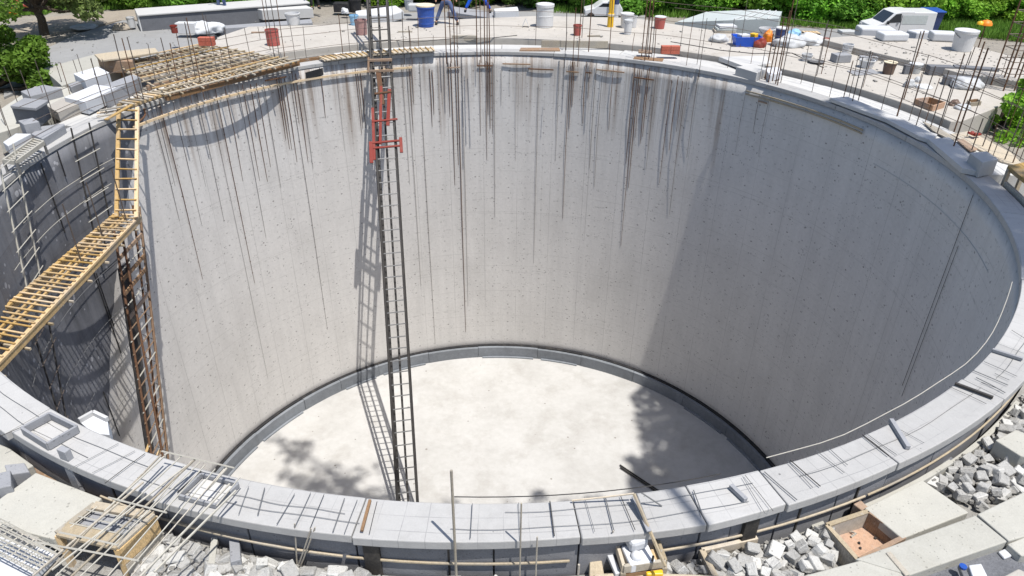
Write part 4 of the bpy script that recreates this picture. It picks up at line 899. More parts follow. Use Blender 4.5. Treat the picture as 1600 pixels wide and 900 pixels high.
h_.prism([(p.x, p.y) for p in (qq(.04, .12), qq(.96, .12), qq(.96, .78), qq(.04, .78))], -.2, -.16)
h_.build('hatch', 'greyblock', tbx)
m_ = MB()
for i in range(4): m_.tube([qq(.1+.26*i, .1, .02), qq(.1+.26*i, .8, .02)], .008, 4)
for i in range(3): m_.tube([qq(.02, .25+.22*i, .025), qq(.98, .25+.22*i, .025)], .008, 4)
m_.build('hatch_mesh', 'palesteel', tbx)
MB().beam(qq(1.02, 0, -.13), qq(1.02, 1.0, -.13), .04, .22).build('side_board', 'timber', tbx, bevel=.004)
MB().beam(qq(1.02, 0, -.36), qq(1.02, 1.0, -.36), .04, .22).build('side_board', 'timber4', tbx, bevel=.004)
MB().beam(qq(-.02, 0, -.2), qq(-.02, 1.0, -.2), .03, .36).build('side_board', 'timber4', tbx)
MB().beam(qq(0, 0, -.25), qq(1, 0, -.25), .03, .4).build('back_board', 'timber3', tbx)
for u in (0, 1): MB().beam(qq(u, .98, -.02), qq(u, .98, -.6), .06, .05, Vector((1, 0, 0))).build('corner_post', 'timber', tbx)
MB().prism([(p.x, p.y) for p in (qq(0, 0), qq(1, 0), qq(1, 1), qq(0, 1))], -.9, -.8).build('base', 'black', tbx)
msh = thing('rebar_mesh', 'dense rebar mesh mat lying at the bottom left corner', 'rebar mesh', at(50, 880, -.2))
r0, r1, r2, r3 = at(-45, 858, -.12), at(8, 828, -.12), at(110, 874, -.12), at(66, 912, -.12)
for i in range(13):
    f = i/12; MB().tube([r0.lerp(r3, f)+Vector((random.uniform(-.02, .02), 0, 0)), r1.lerp(r2, f)], .007, 4).build('bar', 'palesteel' if i % 2 else 'steel', msh)
for i in range(11):
    f = i/10; MB().tube([r0.lerp(r1, f)+Vector((0, 0, .015)), r3.lerp(r2, f)+Vector((0, random.uniform(-.03, .03), .015))], .007, 4).build('bar', 'palesteel', msh)
fquad([(-20,850),(10,835),(96,876),(50,925),(-20,925)], -.3, .1, 'white', 'foam_sheet', 'white sheet under the rebar mesh at the bottom left corner', 'sheet')
o = MB().beam(at(262, 905, -.5), at(330, 850, -.5), .03, .22).build('grey_plank', 'greyblock'); bpy.data.objects.remove(o)
P = at(382, 880, -.7); a, b_ = P+Vector((-.05, .12, .2)), P+Vector((.1, -.25, .22))
o = MB().beam(a, b_, .1, .1).build('concrete_post', 'greyblock', bevel=.008, loc=P); tag(o, 'short grey concrete post lying on the rubble at the bottom left', 'post')
o = MB().beam(P+Vector((-.25, .1, .18)), P+Vector((-.14, -.3, .2)), .07, .06).build('concrete_post', 'slab', bevel=.008, loc=P); tag(o, 'pale rectangular stick left of the grey concrete post on the rubble', 'post')
lump(560, 893, 20, 34, 'lblue', 'blue_bag', 'pale blue crumpled bag among the rubble at the front', 'bag', z=-.75, seed=4, dep=.1)
# brown plank along the left outer foot
o = MB().arc(10.43, 10.47, -.75, -.5, -122, -109).build('skirting_plank', 'timber3'); tag(o, 'dark brown plank along the outer foot of the front left rim', 'plank')

# ================================================================== FRONT MIDDLE: TIMBER STAND WITH A WHITE CASTING
ts = thing('timber_stand', 'open timber tray holding a white casting outside the front rim', 'tray', at(1005, 860, -.5))
s0, s1, s2, s3 = at(968, 838, -.3), at(1030, 830, -.3), at(1048, 875, -.3), at(983, 885, -.3)
for a, b_, mt in ((s0, s1, 'timber2'), (s1, s2, 'timber2'), (s2, s3, 'timber4'), (s3, s0, 'timber2')):
    MB().beam(a, b_, .035, .1).build('side', mt, ts, bevel=.004)
for q in (s0, s1, s2, s3): MB().beam(q+Vector((0, 0, -.05)), q+Vector((0, 0, -.7)), .05, .05, Vector((1, 0, 0))).build('leg', 'timber4', ts)
MB().beam(s3+Vector((0, 0, -.13)), s2+Vector((0, 0, -.13)), .03, .12).build('front_board', 'timber3', ts)
MB().prism([(p.x, p.y) for p in (s0, s1, s2, s3)], -.39, -.37).build('base', 'timber', ts)
wc = thing('white_casting', 'white plaster casting with a rounded hump in the timber tray', 'casting', at(1005, 862, -.36))
t0_, t1_, t2_, t3_ = at(978, 848, -.24), at(1020, 843, -.24), at(1034, 872, -.24), at(994, 880, -.24)
MB().prism([(p.x, p.y) for p in (t0_, t1_, t2_, t3_)], -.366, -.24).build('plate', 'white', wc, bevel=.02)
P = at(1001, 848, -.24)
MB().box(P+Vector((0, 0, .075)), (.2, .17, .16), .35, .05).build('hump', 'white', wc, bevel=.045)
MB().lathe([(.05, .15), (.045, .165), (.03, .166), (.001, .155)], P, 12).build('hump_cap', 'white', wc, smooth=True)
P = at(1003, 866, -.24); MB().lathe([(.06, -.01), (.06, .03), (.03, .05), (.001, .05)], P, 8).build('boss', 'white', wc, smooth=True)
P = at(1028, 872, -.24); o = MB().tube([P, P+Vector((0, 0, .07))], .012, 6).build('bolt', 'black', loc=P); tag(o, 'small black bolt standing on the corner of the white casting', 'bolt')
fquad([(930,868),(948,866),(955,905),(930,905)], -.45, .2, 'timber2', 'timber_offcut', 'pale timber block left of the timber tray at the bottom', 'timber')
o = MB().beam(at(958, 858, -.4), at(975, 895, -.4), .06, .05).build('white_bar', 'white', bevel=.005); tag(o, 'white bar lying between the timber block and the timber tray', 'bar')
fquad([(1018,888),(1044,884),(1046,892),(1020,893)], -.33, .05, 'yellow', 'yellow_block', 'small yellow block in front of the timber tray', 'block')
fquad([(938,893),(1010,890),(1280,894),(1300,925),(930,925)], -.42, .06, 'timber2', 'plywood_sheet', 'cream plywood sheet along the bottom edge of the picture', 'plywood')

# ================================================================== FRONT RIGHT: CRATE, SLABS, LEDGE
cr1 = thing('stone_bin', 'pale timber bin half full of broken stones, open towards the front', 'bin', at(1150, 870, -.6))
a_, b_, c_ = at(1104, 857, -.5), at(1190, 836, -.5), at(1135, 915, -.5)
MB().beam(a_, b_, .05, .1).build('side', 'timber2', cr1, bevel=.005); MB().beam(a_, c_, .06, .1).build('side', 'timber2', cr1, bevel=.005)
MB().beam(a_+Vector((0, 0, -.2)), b_+Vector((0, 0, -.2)), .04, .3).build('side_panel', 'timber4', cr1); MB().beam(a_+Vector((0, 0, -.2)), c_+Vector((0, 0, -.2)), .04, .3).build('side_panel', 'timber4', cr1)
crt = thing('wooden_crate', 'open wooden crate with an orange brown inside on the front right rubble', 'crate', at(1357, 830, -.7))
k0, k1, k2, k3 = at(1299, 812, -.38), at(1363, 789, -.38), at(1420, 828, -.38), at(1349, 866, -.38)
for a, b_, mt in ((k0, k1, 'timber2'), (k1, k2, 'timber3'), (k2, k3, 'timber3'), (k3, k0, 'timber2')):
    MB().beam(a+Vector((0, 0, -.19)), b_+Vector((0, 0, -.19)), .045, .4).build('side', 'timber4' if mt == 'timber2' else 'timber3', crt, bevel=.004)
    MB().beam(a+Vector((0, 0, .016)), b_+Vector((0, 0, .016)), .05, .02).build('top_trim', 'timber2' if mt == 'timber2' else 'timber3', crt, bevel=.003)
MB().prism([(p.x, p.y) for p in (k0, k1, k2, k3)], -.78, -.585).build('bottom', 'ply', crt)
P = at(1338, 828, -.57); o = MB().tube([P, P+Vector((.05, .02, .03)), P+Vector((.02, .06, .01))], .012, 5).build('metal_offcut', 'palesteel', loc=P); tag(o, 'small bent metal offcut inside the wooden crate', 'metal')
for i, (x, y) in enumerate(((1350, 838), (1352, 846), (1375, 830))):
    P = at(x, y, -.584); o = MB().lathe([(.001, .02), (.012, .018), (.016, 0)], (0, 0, 0), 8).build('nut', 'black'); o.location = P; tag(o, 'dark nut lying on the bottom of the wooden crate', 'nut', 'nuts in the wooden crate')
fquad([(1358,782),(1446,736),(1521,786),(1418,829)], -.35, .12, 'slab', 'precast_slab', 'square pale slab beside the wooden crate at the front right', 'slab')
fquad([(1340,776),(1352,770),(1372,788),(1362,792)], -.4, .25, 'timber3', 'timber_block', 'dark brown block wedged between the crate and the rim wall', 'block')
fquad([(1264,890),(1384,855),(1425,886),(1370,915),(1280,915)], -.252, .2, 'slab', 'ledge_slab', 'near ledge slab at the bottom with a small step at its right end', 'slab')
fquad([(1345,862),(1531,790),(1582,830),(1430,886)], -.24, .2, 'slab', 'ledge_slab', 'long pale ledge slab in front of the wooden crate', 'slab')
fquad([(1534,788),(1640,735),(1680,800),(1584,829)], -.24, .2, 'slab', 'ledge_slab', 'pale ledge slab at the right picture edge above the dark slate', 'slab')
fquad([(1392,851),(1400,849),(1432,884),(1424,887)], -.225, .02, 'timber4', 'joint_batten', 'thin dark batten in the joint between the two near ledge slabs', 'batten')
fquad([(1560,672),(1592,655),(1660,680),(1660,710),(1600,696)], -.3, .25, 'slab', 'precast_slab', 'pale slab above the rubble at the right picture edge', 'slab')
fquad([(1370,925),(1430,888),(1575,838),(1660,880),(1660,940)], -.36, .2, 'slate', 'slate_sheet', 'dark splintered slate sheet at the bottom right corner', 'slate')
fquad([(1582,834),(1660,800),(1660,850),(1604,852)], -.26, .2, 'slab', 'precast_slab', 'beige slab corner at the right edge below the pale ledge slab', 'slab')
fquad([(1562,893),(1600,872),(1640,890),(1620,925),(1570,925)], -.28, .2, 'deck', 'precast_slab', 'tan slab corner at the very bottom right', 'slab')
fquad([(1522,868),(1542,865),(1566,910),(1540,915)], -.22, .1, 'white', 'foam_block', 'white rectangular block on the dark slate', 'block')
o = thing('spirit_level', 'silver and blue tool with a round end on the dark slate', 'tool', at(1520, 885, -.3))
MB().beam(at(1510, 871, -.26), at(1524, 902, -.26), .06, .05).build('bar', 'steel', o, bevel=.01)
P = at(1513, 872, -.23); MB().lathe([(.035, 0), (.035, .02), (.001, .022)], P, 12).build('dial', 'blue', o)
MB().tube([at(1522, 893, -.2), at(1552, 886, -.2)], .006, 4).build('strap', 'gplastic', o)
fquad([(1568,846),(1580,840),(1590,852),(1578,857)], -.33, .03, 'white', 'foam_block', 'small white block lying on the slate near the ledge', 'block')
# low retaining strip under the batten on the right, with a brown plank gap
for a0, a1, z in ((-66, -57.5, -.45), (-57.2, -47, -.5)):
    o = MB().arc(10.47, 10.53, -1.1, z, a0, a1).build('facing_strip', 'slab', bevel=.006); tag(o, 'low beige facing strip along the outer foot of the right front rim', 'slab', 'facing strips at the rim foot')
for i, (px, py, wd, h, rz) in enumerate(((1246, 826, .26, .42, -.2), (1275, 835, .16, .3, .1), (1298, 812, .3, .3, .4))):
    P = at(px, py, -.9); o = MB().box((0, 0, h/2), (wd, .12, h), rz=0).build('concrete_block', 'slab', bevel=.01); o.location = P; o.rotation_euler = (0, 0, rz)
    tag(o, ('upright beige block leaning at the rim foot left of the stones', 'small beige block on the stones below the rim', 'pale lump block beside the corner of the wooden crate')[i], 'block')
o = MB().prism([(p.x, p.y) for p in [at(1462,700,-.6), at(1480,690,-.6), at(1500,706,-.6), at(1482,712,-.6)]], -.9, -.6).build('concrete_block', 'darkblock', bevel=.01); tag(o, 'dark angled block at the left corner of the right rubble', 'block')

o = MB().arc(10.44, 12.6, -1.2, -.6, -128, -22).build('gravel_bed', 'gravel'); struct(o)
# ================================================================== BROKEN STONES
stones = []
for sidx in range(9):
    rnd = random.Random(100+sidx); bm = bmesh.new(); bmesh.ops.create_cube(bm, size=1)
    sx, sy, sz = rnd.uniform(.8, 1.25), rnd.uniform(.65, .95), rnd.uniform(.6, .85)
    for v in bm.verts: v.co = Vector((v.co.x*sx, v.co.y*sy, v.co.z*sz))+Vector([rnd.uniform(-.09, .09) for _ in range(3)])
    bmesh.ops.bevel(bm, geom=bm.edges[:], offset=rnd.uniform(.04, .08), segments=1, affect='EDGES')
    bmesh.ops.triangulate(bm, faces=bm.faces[:])
    bmesh.ops.subdivide_edges(bm, edges=bm.edges[:], cuts=1, use_grid_fill=True)
    for v in bm.verts: v.co += Vector([rnd.uniform(-.025, .025) for _ in range(3)])
    for k in range(2):
        me = bpy.data.meshes.new('stone'); bm.to_mesh(me); me.materials.append(M['stone' if k == 0 else 'stone2']); stones.append(me)
    bm.free()
def inpoly(x, y, P):
    c = False
    for i in range(len(P)):
        a, b_ = P[i], P[i-1]
        if (a[1] > y) != (b_[1] > y) and x < (b_[0]-a[0])*(y-a[1])/(b_[1]-a[1])+a[0]: c = not c
    return c
def pile(poly, z, n, size, label, group, seed, layers=2, pale=.5):
    rnd = random.Random(seed); pts = [at(x, y, z)[:2] for x, y in poly]
    xs = [p[0] for p in pts]; ys = [p[1] for p in pts]; placed = []; tries = 0
    while len(placed) < n and tries < n*300:
        tries += 1; x, y = rnd.uniform(min(xs), max(xs)), rnd.uniform(min(ys), max(ys))
        if not inpoly(x, y, pts) or hypot(x, y) < 10.56: continue
        ly = 0 if len(placed) < n*.68 else 1
        if any(hypot(x-a, y-b2) < size*.66 and l2 == ly for a, b2, l2 in placed): continue
        placed.append((x, y, ly))
        o = bpy.data.objects.new('stone', stones[rnd.randrange(9)*2+(1 if rnd.random() < pale else 0)]); COL.objects.link(o)
        k = size*rnd.uniform(.7, 1.1); o.scale = (k, k, k)
        o.location = (x, y, z+size*.42+ly*size*.6+rnd.uniform(-.02, .02)); o.rotation_euler = (rnd.uniform(-.5, .5), rnd.uniform(-.5, .5), rnd.uniform(0, 6.3))
        tag(o, label, 'stone', group)
    o = MB()                                              # crushed stone between them
    for _ in range(n*22):
        x, y = rnd.uniform(min(xs), max(xs)), rnd.uniform(min(ys), max(ys))
        if not inpoly(x, y, pts) or hypot(x, y) < 10.5: continue
        s_ = rnd.uniform(.02, .06); o.box(Vector((x, y, z+rnd.uniform(0, .08))), (s_, s_*.8, s_*.7), rnd.uniform(0, 3), rnd.uniform(-.6, .6), rnd.uniform(-.6, .6))
    ob = o.build('crushed_stone', 'gravel'); ob['kind'] = 'stuff'
pile([(252,845),(300,838),(372,868),(440,880),(420,930),(215,930)], -.6, 78, .14, 'grey broken stone in the rubble heap right of the timber box', 'broken stones beside the timber box', 1)
pile([(405,868),(590,890),(600,925),(400,925)], -.6, 26, .14, 'grey broken stone in the low heap outside the front rim', 'broken stones outside the front rim', 2, pale=.6)
pile([(716,885),(765,872),(812,900),(812,925),(700,925)], -.6, 12, .14, 'grey broken stone in the tiny heap at the foot of the tall thin stake', 'broken stones by the tall stake', 3, pale=.7)
pile([(1060,862),(1110,850),(1240,792),(1290,800),(1312,868),(1265,900),(1040,900)], -.58, 66, .135, 'grey broken stone in or around the pale timber bin', 'broken stones in the timber bin', 4)
pile([(1440,738),(1480,690),(1560,622),(1640,600),(1640,740),(1530,785)], -.58, 110, .13, 'grey broken stone in the big heap at the right below the rim', 'broken stones at the right', 5, pale=.5)
pile([(0,752),(60,745),(58,760),(0,800)], -.5, 9, .12, 'grey broken stone between the two beige slabs at the lower left', 'broken stones at the lower left', 6)

# ================================================================== THINGS ON THE DECK BEHIND
bucket(843, 43, 27, 38, 'wplastic', 'tall white drum with a domed lid on the back deck', lid='wplastic', name='drum', cat='drum', taper=.98, handle=False, ribs=1)
fblock(842, 43, 8, 11, .1, 'gplastic', 'grey_box', 'small grey box leaning on the front of the tall white drum', 'box')
ab = thing('folding_sign', 'small blank white folding board left of the tall white drum', 'sign', at(813, 42, .1))
P = at(813, 42, .1)
for s in (-1, 1): MB().beam(P+Vector((.13*s, 0, 0)), P+Vector((0, .05, .3)), .2, .015, Vector((s, 0, .4))).build('panel', 'wplastic', ab)
bucket(894, 54, 13, 18, 'fred', 'small faded red bucket on the deck right of the tall white drum')
bucket(1023, 41, 17, 20, 'fred', 'red bucket with a white lid right of the white buckets', lid='wplastic', handle=False)
bucket(1282, 61, 9, 12, 'fred', 'tiny red can on the deck among the right rebars', name='can', cat='can', handle=False)
bucket(264, 63, 11, 13, 'red', 'bright red bucket behind the timber grid', handle=True)
bucket(418, 80, 20, 27, 'fred', 'dusty red drum among the tall rebars left of the mast', name='drum', cat='drum', handle=False, ribs=2, taper=.97)
bucket(556, 60, 19, 25, 'pink', 'dusty pink drum immediately left of the leaning mast', name='drum', cat='drum', handle=False, taper=.92)
bucket(657, 46, 28, 36, 'blue', 'big ribbed blue barrel with a cream lid behind the mast', lid='cream', name='barrel', cat='barrel', taper=.84, ribs=3, handle=False)
bucket(449, 47, 22, 20, 'wplastic', 'white bucket standing in front of the long dark trough', handle=True)
bucket(456, 19, 17, 17, 'wplastic', 'white bucket standing behind the long dark trough', z=-.3)
bucket(197, 56, 12, 18, 'wplastic', 'white bucket on a sand heap at the left end of the dark trough', z=-.4)
bucket(971, 41, 20, 24, 'wplastic', 'wide white bucket at the back of the white pair', lid='wplastic', handle=False)
bucket(981, 40, 12, 20, 'wplastic', 'narrow white bucket partly behind the wide white bucket')
bucket(973, 51, 13, 24, 'wplastic', 'narrow white bucket standing in front of the wide white bucket', lid='gplastic')
bucket(1191, 56, 25, 20, 'wplastic', 'white bucket between the blue tub and the navy bucket')
bucket(1210, 64, 16, 30, 'navy', 'navy bucket with a white top beside the grey tarpaulin', lid='wplastic', handle=False)
bucket(1254, 87, 16, 12, 'wplastic', 'small low white bucket left of the grey block on the deck', fill='gravel')
bucket(1317, 75, 16, 17, 'wplastic', 'white bucket directly behind the grey block on the deck')
bucket(1349, 96, 23, 13, 'wplastic', 'low wide white tub on the deck right of the grey block', name='tub', cat='tub', handle=False, fill='gravel')
bucket(1383, 105, 19, 20, 'brownp', 'brown bucket with a cream lid in the middle of the right deck', lid='cream')
bucket(1424, 103, 19, 16, 'gplastic', 'pale grey bucket beside the dark narrow block', lid='wplastic')
bucket(1500, 67, 33, 34, 'wplastic', 'large stained white bucket on the raised slab at the right', lid='wplastic', z=.32)
bucket(630, 19, 14, 18, 'gplastic', 'light grey drum right of the mast top', z=-.2, name='drum', cat='drum', handle=False, lid='gplastic')
bucket(546, 25, 20, 22, 'black', 'black open barrel behind the mast', z=-.4, name='barrel', cat='barrel', handle=False)
bucket(545, 45, 14, 17, 'lblue', 'small pale ghostly blue bucket left of the pink drum')
# yellow post / gas bottle and navy bag
P = at(945, 39, .1); yp = thing('yellow_cylinder', 'tall yellow cylinder standing on a pale foot on the back deck', 'cylinder', P)
MB().lathe([(.001, 0), (.12, 0), (.12, .42), (.125, .43), (.125, .5), (.1, .51), (.1, 1.5), (.07, 1.6), (.001, 1.62)], P, 18).build('body', 'yellow', yp)
MB().lathe([(.125, .4), (.135, .41), (.135, .47), (.125, .48)], P, 18).build('collar', 'cream', yp)
P = at(953, 24, -.3); nb_ = thing('navy_white_tube', 'navy topped white upright tube behind the yellow cylinder', 'tube', P)
MB().lathe([(.13, 0), (.13, .55), (.001, .55)], P, 14).build('lower', 'wplastic', nb_); MB().lathe([(.125, .55), (.125, 1.5), (.001, 1.5)], P, 14).build('upper', 'navy', nb_)
# blue tub with contents
P = at(1157, 64, .1); tubw = 43/ppm(P)
tt = thing('plastic_tub', 'blue rectangular plastic tub full of white and yellow things', 'tub', P)
def tub(m, w0, w1, d0, d1, h, th=.02):
    b = [(-w0, -d0, 0), (w0, -d0, 0), (w0, d0, 0), (-w0, d0, 0), (-w1, -d1, h), (w1, -d1, h), (w1, d1, h), (-w1, d1, h)]
    i_ = [(-w1+th, -d1+th, h), (w1-th, -d1+th, h), (w1-th, d1-th, h), (-w1+th, d1-th, h), (-w0+th, -d0+th, .03), (w0-th, -d0+th, .03), (w0-th, d0-th, .03), (-w0+th, d0-th, .03)]
    v = [Vector(q)+P for q in b+i_]
    f = [(3, 2, 1, 0), (0, 1, 5, 4), (1, 2, 6, 5), (2, 3, 7, 6), (3, 0, 4, 7)]+[(4+k, 4+(k+1) % 4, 8+(k+1) % 4, 8+k) for k in range(4)]+[(8+k, 8+(k+1) % 4, 12+(k+1) % 4, 12+k) for k in range(4)]+[(12, 13, 14, 15)]
    return m.poly(v, f)
tub(MB(), tubw*.4, tubw*.5, .22, .3, .34).build('tub_body', 'bblue', tt, bevel=.01)
MB().box(P+Vector((-.12, 0, .33)), (.35, .3, .12), .3).build('contents', 'wplastic', tt, bevel=.02); MB().box(P+Vector((.25, .05, .34)), (.22, .22, .14), .7).build('contents', 'yellow', tt, bevel=.02)
lump(1181, 67, 20, 16, 'red', 'bag', 'red and white bag leaning on the right end of the blue tub', 'bag', seed=2)
lump(1192, 58, 14, 18, 'orange', 'bag', 'orange red bundle behind the red bag beside the blue tub', 'bag', seed=3)
lump(1118, 60, 30, 12, 'gcloth', 'sack', 'flat pale grey sack left of the blue tub', 'sack', seed=5)
ps = thing('slab_stack', 'low stack of pale sheets and boards behind the blue tub', 'stack', at(1125, 45, .1))
for i in range(3): MB().box(at(1125, 45, .1)+Vector((.03*i, .2, .05+.085*i)), (.78-.06*i, .5, .075), .06*i-.05).build('sheet', ('timber4', 'roofp', 'white')[i], ps, bevel=.006)
lump(1228, 66, 46, 18, 'gcloth', 'tarpaulin', 'crumpled grey tarpaulin on the deck beside the navy bucket', 'tarpaulin', seed=6)
lump(1260, 62, 44, 16, 'cloth', 'cloth_heap', 'heap of white cloth under the small brown pallet', 'cloth', seed=7)
lump(1235, 50, 20, 12, 'lblue', 'bag', 'light blue plastic bag behind the grey tarpaulin', 'bag', seed=8)
pl_ = thing('small_pallet', 'small orange brown pallet behind the heap of white cloth', 'pallet', at(1261, 44, .1))
for i in range(5): MB().box(at(1261, 45, .1)+Vector((-.24+.12*i, .15, .06)), (.09, .42, .02)).build('board', 'timber', pl_)
for i in range(2): MB().box(at(1261, 45, .1)+Vector((0, .0+.3*i, .025)), (.58, .06, .05)).build('bearer', 'timber3', pl_)
fblock(1310, 88, 25, 12, .38, 'greyblock', 'concrete_block', 'grey concrete block on the deck in front of the white bucket', 'block', rz=.15)
fblock(1343, 62, 18, 8, .2, 'greyblock', 'concrete_block', 'grey block lying in the step of the raised slab', 'block')
fblock(1334, 69, 18, 7, .2, 'darkblock', 'concrete_block', 'dark low block in the corner of the step behind the right deck', 'block')
fblock(1410, 104, 10, 14, .15, 'darkblock', 'concrete_block', 'dark narrow upright block beside the pale grey bucket', 'block')
fblock(1462, 105, 36, 14, .3, 'darkblock', 'concrete_block', 'dark block with a pale top right of the pale grey bucket', 'block', rz=-.1)
fblock(1495, 121, 50, 13, .3, 'darkblock', 'concrete_block', 'long dark kerb block crossing the right deck', 'block', rz=-.25)
fblock(1515, 107, 62, 15, .3, 'darkblock', 'concrete_block', 'long dark wall block behind the long dark kerb block', 'block', rz=-.3)
fblock(1350, 84, 26, 6, .2, 'greyblock', 'concrete_block', 'thin long grey block behind the low white tub', 'block', rz=-.2)
lump(1415, 125, 15, 12, 'gcloth', 'sack', 'small grey sack alone on the deck below the pale grey bucket', 'sack', seed=9)
lump(1428, 116, 10, 8, 'gcloth', 'sack', 'tiny grey rag behind the small grey sack', 'rag', seed=10)
lump(1510, 126, 46, 16, 'gcloth', 'tarpaulin', 'torn grey tarpaulin draped beside the long dark kerb block', 'tarpaulin', seed=11)
lump(1488, 152, 18, 8, 'brownp', 'clod', 'brown clod of earth left of the small square box', 'earth clod', seed=12)
lump(1502, 158, 24, 7, 'gcloth', 'clod', 'flat grey clod in front of the small square box', 'earth clod', seed=13)
lump(1440, 126, 26, 5, 'cloth', 'cloth_heap', 'pale thin cloth lying right of the small grey sack', 'cloth', seed=14)
for i, (x, y, wd) in enumerate(((1268, 89, 26), (1342, 104, 50))):
    P = at(x, y, .1); r = wd/ppm(P)/2
    if i == 0: o = MB().lathe([(.001, .02), (r*.7, .02), (r, .07), (r*.97, .075), (r*.7, .035), (.001, .035)], (0, 0, 0), 24).build('dish', 'steel'); o.location = P; tag(o, 'shallow metal dish on the deck between the low bucket and the grey block', 'dish')
    else: o = MB().prism([(p.x-P.x, p.y-P.y) for p in (at(1316, 101, .1), at(1355, 97, .1), at(1368, 104, .1), at(1330, 108, .1))], .004, .02).build('flat_sheet', 'greyblock'); o.location = (P.x, P.y, .1); tag(o, 'flat blue grey sheet lying in front of the low wide white tub', 'sheet')
# hollow brown box
hb_ = thing('open_box', 'open brown box of boards on the right ledge', 'box', at(1447, 156, .0))
q = [at(1424, 142, .25), at(1446, 139, .25), at(1471, 146, .25), at(1452, 152, .25)]
for k in range(4): MB().beam(q[k]+Vector((0, 0, -.13)), q[(k+1) % 4]+Vector((0, 0, -.13)), .03, .28).build('side', 'ply', hb_, bevel=.004)
MB().prism([(p.x, p.y) for p in q], -.04, -.01).build('bottom', 'timber4', hb_)
sb_ = thing('open_box', 'small square grey and brown box left of the dark pit', 'box', at(1515, 153, .0))
q = [at(1506, 142, .2), at(1522, 140, .2), at(1527, 144, .2), at(1511, 146, .2)]
for k in range(4): MB().beam(q[k]+Vector((0, 0, -.12)), q[(k+1) % 4]+Vector((0, 0, -.12)), .03, .25).build('side', 'timber4' if k else 'timber3', sb_)
# red star-like clamp
P = at(1517, 199, .03); rs = thing('red_clamp', 'small red jagged metal clamp lying on the right ledge', 'clamp', P)
for k in range(4): MB().beam(P+Vector((0, 0, .04)), P+Vector((.17*cos(k*1.4+.3), .12*sin(k*1.4+.3), .06+.02*k)), .07, .05).build('arm', 'red', rs, bevel=.006)
# bricks and boards at the back rim
for i, (x, y, wd, h, lb) in enumerate(((1040, 80, 29, 12, 'red brick block on the gravel behind the rebar bunches'), (315, 82, 24, 8, 'low red brick block on the far corner of the timber grid'))):
    P = at(x, y, .1 if i == 0 else .5); w_ = wd/ppm(P); t = thing('brick_stack', lb, 'bricks', P)
    for a in range(2):
        for c in range(2): MB().box(P+Vector((-w_/4+w_/2*a, .1, .065+.13*c)), (w_/2-.008, .2, .122)).build('brick', 'brick', t, bevel=.005)
fblock(890, 73, 104, 11, .05, 'timber4', 'upright_board', 'long brown board standing on edge on the back deck', 'board', z=-.0)
fblock(718, 66, 40, 9, .05, 'timber4', 'upright_board', 'short beige board on edge behind the rim right of the mast', 'board', z=0)
fquad([(984,84),(1030,86),(1028,91),(982,88)], .02, .03, 'timber3', 'flat_board', 'brown board lying flat on the white back ledge', 'board')
fquad([(806,74),(866,73),(868,77),(804,78)], .04, .06, 'timber3', 'flat_board', 'long reddish board lying on the white ledge in the middle', 'board')
fquad([(990,73),(1012,74),(1012,78),(990,77)], .14, .05, 'timber3', 'flat_board', 'short brown scrap board at the foot of the right rebar bunch', 'board')
for i, (x, y, wd) in enumerate(((920, 55, 20), (625, 54, 22), (395, 60, 20))):
    P = at(x, y, .1); a = P-Vector((wd/ppm(P)/2, 0, -.03)); b_ = P+Vector((wd/ppm(P)/2, .05, .03))
    o = MB().beam(a, b_, .08, .04).build('loose_board', ('timber4', 'timber4', 'timber3')[i], bevel=.004, loc=a); tag(o, ('small board on the deck below the small faded red bucket', 'small pale board on the deck in front of the blue barrel', 'small brown board on the beige deck left of the white bucket')[i], 'board')
# pale low roof-like sheet at the back right
rp = thing('sheet_roof', 'low pale metal sheet roof with a sloping right side behind the blue tub', 'roof', at(1110, 30, -.3))
v = [at(1046, 30, .1), at(1120, 36, .1), at(1205, 40, .1), at(1210, 28, .1), at(1165, 24, .1), at(1095, 20, .1)]
v2 = [at(1046, 30, .1), at(1118, 33, .35), at(1190, 31, .55), at(1185, 27, .55), at(1150, 24, .5), at(1095, 20, .3)]
pp = [Vector((p.x, p.y, -.5)) for p in v]+[Vector((p.x, p.y, q.z)) for p, q in zip(v, v2)]
MB().poly(pp, [(0, 1, 2, 3, 4, 5)[::-1], (6, 7, 10, 11), (7, 8, 9, 10)]+[(i, (i+1) % 6, 6+(i+1) % 6, 6+i) for i in range(6)]).build('roof_sheet', 'roofp', rp)
for i in range(4):
    f = .2+.2*i; MB().beam(pp[7].lerp(pp[8], f)+Vector((0, 0, .02)), pp[10].lerp(pp[9], f)+Vector((0, 0, .02)), .03, .03).build('rib', 'wplastic', rp)

rnd = random.Random(404); dbm = MB()
for _ in range(800):
    px_, py_ = rnd.choice([(rnd.uniform(380, 1340), rnd.uniform(38, 76)), (rnd.uniform(1160, 1500), rnd.uniform(66, 165)), (rnd.uniform(1300, 1590), rnd.uniform(52, 90)), (rnd.uniform(0, 400), rnd.uniform(40, 120))])
    z_ = .1 if px_ > 400 else -.45; p = at(px_, py_, z_)
    if hypot(p.x, p.y) < 11.7: continue
    if px_ > 1345 and py_ < 88: z_ = .32; p = at(px_, py_, z_)
    s_ = rnd.uniform(.012, .035)*(2 if rnd.random() < .06 else 1); dbm.box(p+Vector((0, 0, s_*.3)), (s_*rnd.uniform(1, 2.5), s_, s_*.6), rnd.uniform(0, 3), rnd.uniform(-.3, .3))
o = dbm.build('site_debris', 'gravel'); o['kind'] = 'stuff'
for i, (pts, lb) in enumerate(((((560, 70), (600, 66), (640, 69), (700, 62), (760, 60), (800, 55)), 'thin black hose snaking over the deck right of the mast'), (((1040, 60), (1080, 66), (1120, 72), (1170, 76), (1230, 74), (1280, 96)), 'thin dark cable lying on the deck in front of the blue tub'))):
    o = MB().tube([at(x, y, .115) for x, y in pts], .012, 5).build('hose', 'black', loc=at(*pts[0], .115)); tag(o, lb, 'hose')
